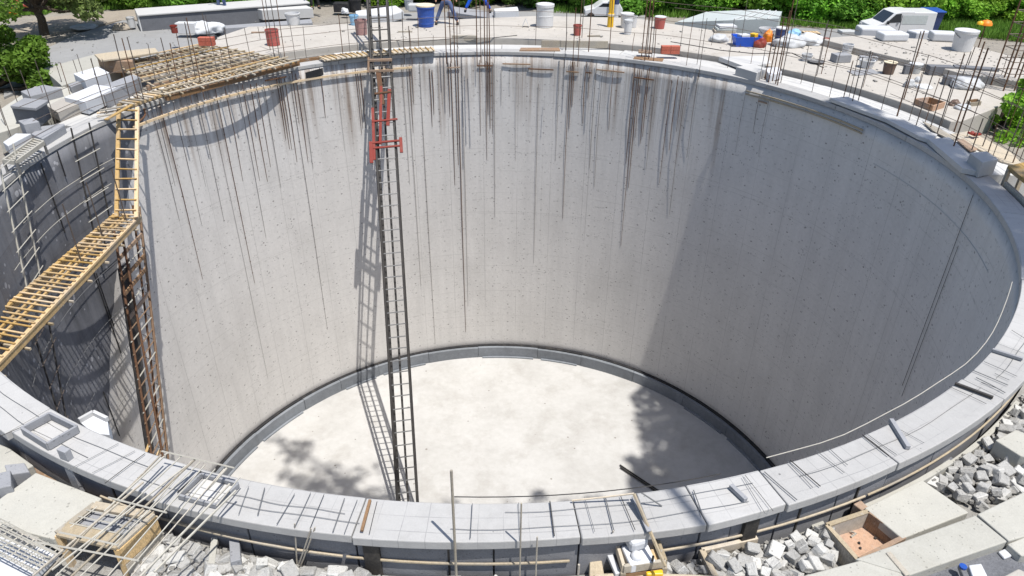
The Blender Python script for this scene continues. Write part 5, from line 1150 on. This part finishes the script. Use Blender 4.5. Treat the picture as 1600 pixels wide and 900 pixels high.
# long dark trough on the left
a, b_ = at(215, 60, -.45), at(478, 33, -.45); d = (b_-a).normalized(); nrm = Vector((-d.y, d.x, 0)); hgt = .62
tr = thing('concrete_trough', 'long low concrete trough wall with a dark front and a white top', 'trough', a)
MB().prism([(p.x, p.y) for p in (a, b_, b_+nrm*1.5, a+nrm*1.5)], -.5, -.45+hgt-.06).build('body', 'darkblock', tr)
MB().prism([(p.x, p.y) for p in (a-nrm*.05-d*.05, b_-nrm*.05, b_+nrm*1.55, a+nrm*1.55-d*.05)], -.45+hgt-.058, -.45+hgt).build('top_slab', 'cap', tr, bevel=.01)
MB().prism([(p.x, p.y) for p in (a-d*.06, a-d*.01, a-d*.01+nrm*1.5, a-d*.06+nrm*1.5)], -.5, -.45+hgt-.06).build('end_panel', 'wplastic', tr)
o = fquad([(330,50),(478,36),(480,42),(335,54)], -.2, .3, 'greyblock', 'low_kerb', 'low grey kerb in front of the dark trough', 'kerb')
o = fquad([(385,20),(470,15),(480,19),(400,24)], .05, .4, 'cap', 'concrete_block', 'pale slab end behind the right part of the trough', 'block')
lump(180, 60, 26, 10, 'sand', 'sand_heap', 'small sand heap under the white bucket at the trough end', 'sand heap', z=-.46, seed=20)
fblock(283, 63, 30, 16, .4, 'wplastic', 'cool_box', 'white box with a dark green side behind the timber grid', 'box', z=-.3); fblock(289, 61, 11, 10, .05, 'green', 'green_panel', 'dark green panel leaning on the white box', 'panel', z=-.28)
lump(312, 62, 46, 16, 'cloth', 'cloth_heap', 'white sheet heap right of the white box behind the timber grid', 'cloth', z=-.3, seed=21)
lump(322, 72, 16, 8, 'black', 'black_bag', 'small black bag beside the red bricks behind the timber grid', 'bag', z=.1, seed=22)
lump(118, 60, 34, 6, 'gcloth', 'tarpaulin', 'blue grey rag lying on the grey track at the left', 'rag', z=-.46, seed=23)
lump(20, 30, 24, 14, 'red', 'red_heap', 'red and white heap at the far left edge under the tree', 'heap', z=-.3, seed=24)
lump(8, 38, 20, 9, 'orange', 'orange_bag', 'orange bag at the far left edge under the red heap', 'bag', z=-.4, seed=25)
# dark crates behind the mast
fblock(526, 25, 26, 14, .5, 'black', 'dark_crate', 'black crate left of the black barrel', 'crate', z=-.4)
lump(530, 27, 12, 8, 'cloth', 'cloth_heap', 'small white bag in front of the black crate', 'bag', z=-.35, seed=26)
fquad([(546,22),(610,12),(622,20),(600,27),(548,28)], .0, .35, 'cloth', 'white_tarpaulin', 'long white covered pile behind the mast', 'tarpaulin', bevel=.05)
fblock(640, 22, 22, 12, .4, 'gplastic', 'grey_cushion', 'grey padded block right of the light grey drum', 'block', z=-.1, bevel=.06)
o = fquad([(762,14),(800,10),(802,16),(764,18)], .1, .4, 'cloth', 'white_tarpaulin', 'crumpled white covered heap at the hedge in the middle', 'tarpaulin', bevel=.05)
fquad([(700,12),(800,24),(800,34),(690,20)], -.2, .2, 'greyblock', 'concrete_block', 'long pale kerb behind the man in blue trousers', 'kerb')

# van, blue bin and wrapped blocks
def van(cx, cy, z, L_, rz):
    t = thing('white_van', 'small white pick-up van parked behind the wrapped white blocks', 'van', (cx, cy, z))
    Rm = Matrix.Translation((cx, cy, z)) @ Matrix.Rotation(rz, 4, 'Z')
    def side(prof, w0, w1, name, mat, bev=.03):
        n = len(prof); m = MB(); v = [Rm @ Vector((x, -w0, zz)) for x, zz in prof]+[Rm @ Vector((x, w1, zz)) for x, zz in prof]
        m.poly(v, [tuple(range(n)), tuple(range(2*n-1, n-1, -1))]+[(i, n+i, n+(i+1) % n, (i+1) % n) for i in range(n)])
        return m.build(name, mat, t, bevel=bev)
    h = L_/2
    side([(-h, .35), (-h+.05, .85), (-h+.7, 1.0), (-h+1.25, 1.55), (-h+1.6, 1.64), (-h+2.35, 1.64), (-h+2.4, 1.6), (h, 1.6), (h, .35)], .8, .8, 'body', 'carw', .05)
    side([(-h+.85, 1.02), (-h+1.3, 1.5), (-h+1.62, 1.54), (-h+1.66, 1.05)], .812, -.79, 'side_window', 'dglass', .01)
    side([(-h+1.75, .95), (-h+1.75, 1.45), (h-.5, 1.45), (h-.5, .95)], .81, -.8, 'side_panel', 'roofp', .02)
    MB().poly([Rm @ Vector(p) for p in ((-h+.72, -.68, 1.02), (-h+.72, .68, 1.02), (-h+1.22, .62, 1.52), (-h+1.22, -.62, 1.52))], [(0, 1, 2, 3)]).build('windscreen', 'dglass', t).modifiers.new('s', 'SOLIDIFY').thickness = .03
    for x in (-h+.65, h-.65):
        for s in (-.72, .72):
            m = MB(); c = Rm @ Vector((x, s, .33))
            ax = Rm.to_3x3() @ Vector((0, 1, 0)); m.tube([c-ax*.1, c+ax*.1], .33, 20); wh = m.build('wheel', 'tyre', t)
            m = MB(); m.tube([c-ax*.108, c+ax*.108], .17, 14).build('hub', 'steel', wh)
    m = MB(); m.box(Rm @ Vector((-h+.9, -.9, 1.05)), (.1, .16, .18)); m.build('mirror', 'black', t, bevel=.02)
    for s in (-.6, .6): MB().box(Rm @ Vector((-h+.0, s, .72)), (.06, .26, .14), rz).build('headlight', 'wplastic', t, bevel=.02)
    MB().box(Rm @ Vector((-h-.03, 0, .42)), (.12, 1.5, .2), rz).build('bumper', 'gplastic', t, bevel=.03)
    MB().box(Rm @ Vector((-h+1.68, -.815, .95)), (.015, .02, 1.0), rz).build('door_seam', 'black', t)
    MB().box(Rm @ Vector((-h+1.5, -.825, .98)), (.12, .03, .03), rz).build('handle', 'black', t)
    return t
P = at(1402, 55, -.5); vn = van(P.x, P.y+.9, -.5, 3.7, .02); vn.scale = (.68, .68, .68)
fblock(1362, 50, 52, 16, .8, 'white', 'wrapped_block', 'big white wrapped block left of the van cab', 'block', z=-.05, rz=-.12, bevel=.06)
fblock(1391, 53, 41, 12, .6, 'white', 'wrapped_block', 'long low white wrapped block nearest the camera by the van', 'block', z=.325, rz=.05, bevel=.05)
fblock(1433, 51, 30, 14, .5, 'white', 'wrapped_block', 'white wrapped block behind the middle of the row by the van', 'block', z=.1, rz=.3, bevel=.05)
fblock(1467, 52, 36, 13, .6, 'white', 'wrapped_block', 'white wrapped block at the right end of the row by the van', 'block', z=.325, rz=-.2, bevel=.05)
fblock(1320, 45, 26, 6, .5, 'gplastic', 'grey_box', 'low blue grey box left of the big white wrapped block', 'box', z=-.2)
P = at(1463, 45, -.5); bn = thing('waste_bin', 'dark blue wheeled waste bin behind the van', 'bin', P+Vector((0, 1.2, 0)))
c = P+Vector((0, 1.2, 0)); bw = 24/ppm(c)/2
MB().poly([c+Vector(q) for q in ((-bw*.8, -.3, 0), (bw*.8, -.3, 0), (bw*.8, .3, 0), (-bw*.8, .3, 0), (-bw, -.38, .82), (bw, -.38, .82), (bw, .38, .82), (-bw, .38, .82))], [(3, 2, 1, 0), (4, 5, 6, 7), (0, 1, 5, 4), (1, 2, 6, 5), (2, 3, 7, 6), (3, 0, 4, 7)]).build('bin_body', 'navy', bn, bevel=.03)
MB().box(c+Vector((0, 0, .86)), (bw*2.2, .85, .06), 0, .04).build('lid', 'blue', bn, bevel=.02)
P = at(1520, 62, .1); sp_ = thing('marker_post', 'thin post with an orange and yellow helmet on top beside the large white bucket', 'post', P)
MB().tube([P, P+Vector((0, 0, .8))], .02, 6).build('post', 'rust', sp_); zt = .8
MB().lathe([(.2, 0), (.19, .06), (.13, .14), (.001, .18)], P+Vector((0, 0, zt)), 16).build('helmet', 'orange', sp_, smooth=True)
MB().lathe([(.11, 0), (.1, .08), (.001, .12)], P+Vector((-.2, 0, zt+.02)), 12).build('helmet', 'yellow', sp_, smooth=True)
# small white car far behind the yellow cylinder
P = at(930, 27, -.5)
cr2 = thing('white_car', 'small white car mostly hidden behind the yellow cylinder', 'car', P)
def cprof(prof, w_, name, mat, z0=0):
    n = len(prof); m = MB(); v = [P+Vector((x, -w_, zz)) for x, zz in prof]+[P+Vector((x, w_, zz)) for x, zz in prof]
    m.poly(v, [tuple(range(n)), tuple(range(2*n-1, n-1, -1))]+[(i, n+i, n+(i+1) % n, (i+1) % n) for i in range(n)]); return m.build(name, mat, cr2, bevel=.04)
cprof([(-.75, .2), (-.78, .45), (-.35, .55), (.0, .8), (.7, .8), (.9, .5), (.9, .2)], .45, 'body', 'carw')
cprof([(-.28, .56), (.0, .76), (.62, .76), (.75, .56)], .455, 'window', 'dglass')
for x in (-.5, .6): MB().tube([P+Vector((x, -.47, .18)), P+Vector((x, -.36, .18))], .17, 14).build('wheel', 'tyre', cr2)

# ================================================================== PEOPLE (cut by the top of the picture)
def skin_mesh(name, verts, edges, mat, parent, P, rz, sub=2):
    me = bpy.data.meshes.new(name); me.from_pydata([v[0] for v in verts], edges, []); o = bpy.data.objects.new(name, me); COL.objects.link(o)
    me.materials.append(M[mat]); sk_ = o.modifiers.new('skin', 'SKIN'); o.modifiers.new('sub', 'SUBSURF').levels = 1; o.modifiers['sub'].render_levels = sub
    ly = me.skin_vertices[0]
    for i, v in enumerate(verts): ly.data[i].radius = (v[1], v[2] if len(v) > 2 else v[1])
    ly.data[0].use_root = True; sk_.use_smooth_shade = True
    o.parent = parent; return o
def person(px, py, z, rz, label, trous, shirt, stride=.2, hat='wplastic', lean=0, arms=.15):
    P = at(px, py, z); t = thing('person', label, 'person', P); t.rotation_euler = (0, 0, rz)
    s = stride
    hip = (0, lean*.3, .93); ch = (0, lean*.8, 1.3); nk = (0, lean, 1.5); hd = (0, lean*1.1, 1.63); tp = (0, lean*1.1, 1.72)
    V = [(hip, .13, .11), (ch, .15, .1), (nk, .055), (hd, .095, .1), (tp, .07)]; E_ = [(0, 1), (1, 2), (2, 3), (3, 4)]
    for sx in (-1, 1):
        k = len(V); V += [((sx*.1, lean*.3, .86), .085), ((sx*(.1+s*.45), -sx*s*.25, .5), .06), ((sx*(.1+s*.95), -sx*s*.1, .09), .042), ((sx*(.1+s*.95), -sx*s*.1-.13, .04), .035)]
        E_ += [(0, k), (k, k+1), (k+1, k+2), (k+2, k+3)]
        k = len(V); V += [((sx*.19, lean*.9, 1.42), .055), ((sx*(.24+arms*.4), lean*.8-.03, 1.16), .042), ((sx*(.24+arms), lean*.6-.16, .93), .032), ((sx*(.24+arms), lean*.6-.2, .84), .03)]
        E_ += [(1, k), (k, k+1), (k+1, k+2), (k+2, k+3)]
    skin_mesh('body', V, E_, 'skin', t, P, rz)
    V = [((0, lean*.3, .98), .15, .125), ((0, lean*.3, .9), .14, .12)]; E_ = [(0, 1)]
    for sx in (-1, 1):
        k = len(V); V += [((sx*.1, lean*.3, .84), .105), ((sx*(.1+s*.45), -sx*s*.25, .5), .082), ((sx*(.1+s*.93), -sx*s*.1, .12), .066)]; E_ += [(1, k), (k, k+1), (k+1, k+2)]
    skin_mesh('trousers', V, E_, trous, t, P, rz)
    V = [((0, lean*.35, .96), .15, .125), ((0, lean*.8, 1.3), .175, .125), ((0, lean, 1.47), .075)]; E_ = [(0, 1), (1, 2)]
    for sx in (-1, 1):
        k = len(V); V += [((sx*.19, lean*.9, 1.42), .072), ((sx*(.23+arms*.35), lean*.8-.02, 1.2), .06)]; E_ += [(1, k), (k, k+1)]
    skin_mesh('shirt', V, E_, shirt, t, P, rz)
    for sx in (-1, 1):
        m = MB(); m.box((sx*(.1+s*.95), -sx*s*.1-.07, .05), (.1, .28, .1)); me_o = m.build('shoe', 'black', None, bevel=.03); me_o.parent = t
    m = MB().lathe([(.14, 0), (.135, .04), (.12, .1), (.07, .15), (.001, .165)], (0, lean*1.1, 1.66), 16); o = m.build('helmet', hat, None, smooth=True); o.parent = t
    return t
person(690, 40, .1, .1, 'person in blue jeans striding on the deck right of the blue barrel', 'jean', 'navy', .33)
person(738, 20, .1, .0, 'person in bright blue trousers standing with legs apart by the hedge', 'bblue', 'lblue', .45)
person(484, 20, -.2, .5, 'person in dark clothes behind the trough left of the black crate', 'black', 'black', .06)
person(339, 24, .0, -.3, 'person in blue and red clothes standing on the trough top', 'jean', 'red', .08)

# ================================================================== VEGETATION
def leaf_cloud(me_name, blobs, n, size, mat, seed, elong=1.8):
    rnd = random.Random(seed); v = []; f = []
    for _ in range(n):
        c, r = rnd.choice(blobs)
        while True:
            p = Vector((rnd.uniform(-1, 1), rnd.uniform(-1, 1), rnd.uniform(-1, 1)))
            if .25 < p.length < 1: break
        p = p.normalized()*(p.length**.5) if rnd.random() < .75 else p
        q = Vector(c)+Vector((p.x*r[0], p.y*r[1], p.z*r[2]))
        d = Vector((rnd.gauss(0, 1), rnd.gauss(0, 1), rnd.gauss(0, .6)+.2)).normalized(); e = d.cross(Vector((rnd.gauss(0, 1), rnd.gauss(0, 1), rnd.gauss(0, 1)))).normalized()
        s = size*rnd.uniform(.55, 1.25); k = len(v)
        v += [tuple(q-d*s*elong*.5), tuple(q+e*s*.42+d*s*.1), tuple(q+d*s*elong*.5), tuple(q-e*s*.42+d*s*.1)]; f.append((k, k+1, k+2, k+3))
    me = bpy.data.meshes.new(me_name); me.from_pydata(v, [], f); me.materials.append(M[mat]); return me
def rblobs(rnd, n, R, H, z0, r0, r1):
    out = []
    for i in range(n):
        a = rnd.uniform(0, 6.28); q = rnd.uniform(0, 1)**.6; zz = rnd.uniform(0, 1)
        k = R*q*(1-.35*zz); r = rnd.uniform(r0, r1)
        out.append(((k*cos(a), k*sin(a), z0+H*zz), (r, r, r*.75)))
    return out
def tree(P, H, R, nb, leaves, lsize, mat, label, seed, group=None, z0=.35, trunk_r=.12, name='tree'):
    rnd = random.Random(seed); t = thing(name, label, 'tree', P, group)
    bl = rblobs(rnd, nb, R, H*(1-z0)*.9, H*z0, R*.16, R*.34)
    tk = MB(); tk.tube([(0, 0, -.1), (rnd.uniform(-.1, .1), 0, H*z0*.6), (rnd.uniform(-.2, .2), .1, H*z0), (0, 0, H*.72)], [trunk_r*1.25, trunk_r, trunk_r*.85, trunk_r*.25], 8)
    for c, r in bl[:min(nb, 16)]:
        st_ = Vector((0, 0, H*z0*rnd.uniform(.7, 1.15))); c = Vector(c); mid = st_.lerp(c, .5)+Vector((0, 0, -.1*H*.3)); tk.tube([st_, mid, c], [trunk_r*.5, trunk_r*.3, trunk_r*.08], 5)
    o = tk.build('trunk', 'bark'); o.parent = t
    me = leaf_cloud('crown', bl, leaves, lsize, mat, seed+5); o = bpy.data.objects.new('crown', me); COL.objects.link(o); o.parent = t
    return t
P = at(62, 71, -.5); tree(P, 4.4, 2.7, 34, 13000, .13, 'leafo', 'lone olive green tree with a short trunk at the far left on the sandy ground', 11, z0=.25, trunk_r=.15)
P = at(22, 158, -.5); tree(P+Vector((-.8, 0, -.3)), 3.0, 1.9, 26, 14000, .10, 'leaf', 'dense green tree at the left picture edge beside the grey track', 12, z0=.12)
P = at(1592, 200, -.5); tree(P+Vector((.9, .3, -.6)), 2.5, 1.6, 18, 7000, .11, 'leafb', 'bright green bush at the right picture edge behind the rebars', 13, z0=.1, name='bush')
P = at(1555, 180, -.5); tree(P+Vector((0, 0, -.3)), .9, .8, 10, 2200, .09, 'leafb', 'small bright green shrub in the pit left of the right edge bush', 14, z0=.05, name='bush')
# hedge of shrubs behind the site
meshes = []
for i, (mt, H, R) in enumerate((('leaf', 1.9, 1.7), ('leafb', 1.7, 1.9), ('leafd', 2.4, 1.8), ('leafb', 1.3, 1.6), ('leaf', 2.6, 1.7))):
    rnd = random.Random(200+i); bl = rblobs(rnd, 20, R, H*.8, .25, R*.2, R*.4); meshes.append(leaf_cloud('foliage', bl, 7500, .13, mt, 300+i))
stem = MB()
for k in range(5): stem.tube([(0, 0, 0), (.3*cos(k*1.3), .3*sin(k*1.3), .6), (.7*cos(k*1.3), .7*sin(k*1.3), 1.2)], [.04, .03, .01], 5)
stem_o = stem.build('stems', 'bark'); stem_me = stem_o.data; bpy.data.objects.remove(stem_o)
rnd = random.Random(77); hedge = []
def hedge_row(x0, y0, x1, y1, n, dist, where='', zg=-.5, kinds=(0, 1, 2, 3, 4), sc=(.8, 1.3)):
    for i in range(n):
        f = (i+rnd.uniform(-.3, .3))/n; px, py = x0+(x1-x0)*f, y0+(y1-y0)*f; p = at(px, py, zg); v = (p-CAM); v.z = 0; p = p+v.normalized()*(dist+rnd.uniform(-.4, .4))
        k = rnd.choice(kinds); t = thing('shrub', ('leafy green shrub in the %s hedge row %s' % ('front' if dist < 3.2 else 'rear', 'left of the lone tree' if px < 60 else 'behind the long dark trough' if px < 470 else 'between the trough and the white drum' if px < 860 else 'behind the white buckets' if px < 1060 else 'behind the pale sheet roof' if px < 1240 else 'behind the white van' if px < 1470 else 'right of the blue bin')), 'shrub', (p.x, p.y, zg+.0), 'shrubs in the hedge behind the site')
        s = rnd.uniform(*sc); t.scale = (s, s, s*rnd.uniform(.8, 1.15)); t.rotation_euler = (0, 0, rnd.uniform(0, 6))
        o = bpy.data.objects.new('foliage', meshes[k]); COL.objects.link(o); o.parent = t
        o = bpy.data.objects.new('stems', stem_me); COL.objects.link(o); o.parent = t
hedge_row(95, 26, 460, 24, 13, 1.4, kinds=(0, 2, 1, 4)); hedge_row(60, 22, 470, 18, 12, 4.2, kinds=(2, 4, 0), sc=(1.1, 1.6))
hedge_row(-60, 30, 60, 26, 4, 5, kinds=(2, 4, 0), sc=(1.0, 1.5))
hedge_row(470, 13, 860, 8, 12, 1.6, kinds=(0, 1, 2)); hedge_row(470, 10, 860, 6, 10, 4.5, kinds=(2, 4), sc=(1.1, 1.5))
hedge_row(845, 20, 1240, 24, 15, 1.6, kinds=(0, 1, 1, 4)); hedge_row(850, 18, 1240, 22, 12, 4.4, kinds=(0, 1, 4), sc=(1.1, 1.5))
hedge_row(1240, 28, 1400, 30, 7, 1.8, kinds=(1, 0, 3)); hedge_row(1230, 26, 1640, 26, 12, 5.6, kinds=(1, 3, 0), sc=(1.1, 1.5))
hedge_row(1400, 33, 1500, 36, 3, 2.6, kinds=(3, 1), sc=(.6, .8))
hedge_row(1500, 38, 1640, 30, 5, 3.0, kinds=(1, 3, 0), sc=(.7, 1.0))
# grass and weeds
gr = MB(); rnd = random.Random(31)
def grass(poly, n, h, z=-.5):
    xs = [p[0] for p in poly]; ys = [p[1] for p in poly]; c = 0
    while c < n:
        x, y = rnd.uniform(min(xs), max(xs)), rnd.uniform(min(ys), max(ys))
        if not inpoly(x, y, poly): continue
        p = at(x, y, z); a = rnd.uniform(0, 6.3); hh = h*rnd.uniform(.5, 1.3); k = len(gr.v); s = .03
        gr.v += [(p.x-s*cos(a), p.y-s*sin(a), z-.02), (p.x+s*cos(a), p.y+s*sin(a), z-.02), (p.x+hh*.5*rnd.uniform(-1, 1), p.y+hh*.5*rnd.uniform(-1, 1), z+hh)]; gr.f.append((k, k+1, k+2)); c += 1
grass([(1470,38),(1600,50),(1650,40),(1640,10),(1400,24)], 9000, .28)
grass([(1190,18),(1400,26),(1400,38),(1300,34),(1190,30)], 3000, .25)
grass([(80,30),(300,24),(480,22),(480,10),(60,12)], 7000, .3)
grass([(-20,40),(60,38),(90,26),(-20,20)], 2500, .3)
grass([(850,20),(1250,24),(1250,8),(850,4)], 5000, .3)
o = gr.build('grass', 'grassm'); o['kind'] = 'stuff'
# tall gum trees standing behind the viewer on the right; their leaves dapple the tank floor
def canopy(label, targets, h0, dens, lsize, base, seed):
    """a gum tree whose branches carry leaf clumps; targets = places on the tank floor that the clumps shade"""
    rnd = random.Random(seed); k_ = (h0-ZF)/math.tan(SUN_EL); off = Vector((cos(SUN_AZ)*k_, sin(SUN_AZ)*k_, 0))
    t = thing('gum_tree', label, 'tree', (base[0], base[1], -1.05)); b0 = Vector((base[0], base[1], -1.05))
    cen = sum((Vector((a[0], a[1], 0)) for a in targets), Vector())/len(targets)+off
    top = Vector((cen.x-b0.x, cen.y-b0.y, h0-1.5)); v = []; f = []
    tk = MB(); p1 = Vector((top.x*.15, top.y*.1, h0*.4)); p2 = Vector((top.x*.5, top.y*.45, h0*.75)); tk.tube([(0, 0, -.2), p1, p2, top], [.13, .09, .06, .03], 10)
    for x, y, r in targets:
        dz = rnd.uniform(-.8, .8); c = Vector((x, y, 0))+off+Vector((cos(SUN_AZ), sin(SUN_AZ), 0))*(dz/math.tan(SUN_EL)); c = Vector((c.x-b0.x, c.y-b0.y, h0+1.05+dz))
        tk.tube([p2.lerp(top, rnd.uniform(.4, 1)), (top+c)/2-Vector((0, 0, .3)), c], [.03, .02, .01], 4)
        for _ in range(int(dens*r*r)):
            a = rnd.uniform(0, 6.283); q = rnd.uniform(0, 1)**.5*r; p = c+Vector((q*cos(a), q*sin(a), rnd.uniform(-.5, .5)*r))
            d = Vector((rnd.gauss(0, 1), rnd.gauss(0, 1), rnd.gauss(0, .5))).normalized(); e = d.cross(Vector((rnd.gauss(0, .4), rnd.gauss(0, .4), 1))).normalized(); s_ = lsize*rnd.uniform(.6, 1.3); k = len(v)
            v += [tuple(p-d*s_), tuple(p+e*s_*.35), tuple(p+d*s_), tuple(p-e*s_*.35)]; f.append((k, k+1, k+2, k+3))
    me = bpy.data.meshes.new('crown'); me.from_pydata(v, [], f); me.materials.append(M['leafd']); o = bpy.data.objects.new('crown', me); COL.objects.link(o); o.parent = t
    o = tk.build('trunk', 'bark'); o.parent = t
rnd = random.Random(55)
A_ = [(6.0, 3.0, .9), (6.05, 4.3, .9), (6.0, 5.6, .85), (5.9, 6.9, .75), (5.55, 2.0, 1.0), (4.9, 1.2, 1.0), (3.9, .7, 1.0), (2.8, .3, .9), (5.0, .0, 1.2), (6.4, .9, 1.0), (3.8, -.8, 1.2), (6.6, 2.1, .8), (2.3, -.6, 1.0), (5.7, -.9, 1.0), (6.2, 7.7, .5), (6.9, 3.0, .7), (7.0, 4.2, .6), (6.6, 4.0, .6), (6.5, 5.1, .6), (6.9, 1.3, .6), (7.0, .2, .7), (6.8, 5.6, .4)]
A_ += [(5.0+rnd.uniform(-.3, .2), 2.6+rnd.uniform(-.9, 1.2), rnd.uniform(.2, .4)) for _ in range(6)]+[(rnd.uniform(1.0, 4.2), rnd.uniform(1.0, 2.0), rnd.uniform(.2, .4)) for _ in range(10)]
canopy('very tall gum tree behind the viewer with a wide dense crown', A_, 27, 380, .2, (19, -16), 1)
B_ = [(-8.3+5.2*u+rnd.uniform(-.9, .9), 3.7-2.6*u+rnd.uniform(-1.3, 1.1), rnd.uniform(.25, .6)) for u in [rnd.random() for _ in range(34)]]
B_ += [(rnd.uniform(-2.6, 1.4), rnd.uniform(.2, 1.5), rnd.uniform(.2, .4)) for _ in range(12)]
canopy('very tall gum tree behind the viewer with a thin open crown', B_, 27, 75, .2, (7.5, -19), 2)
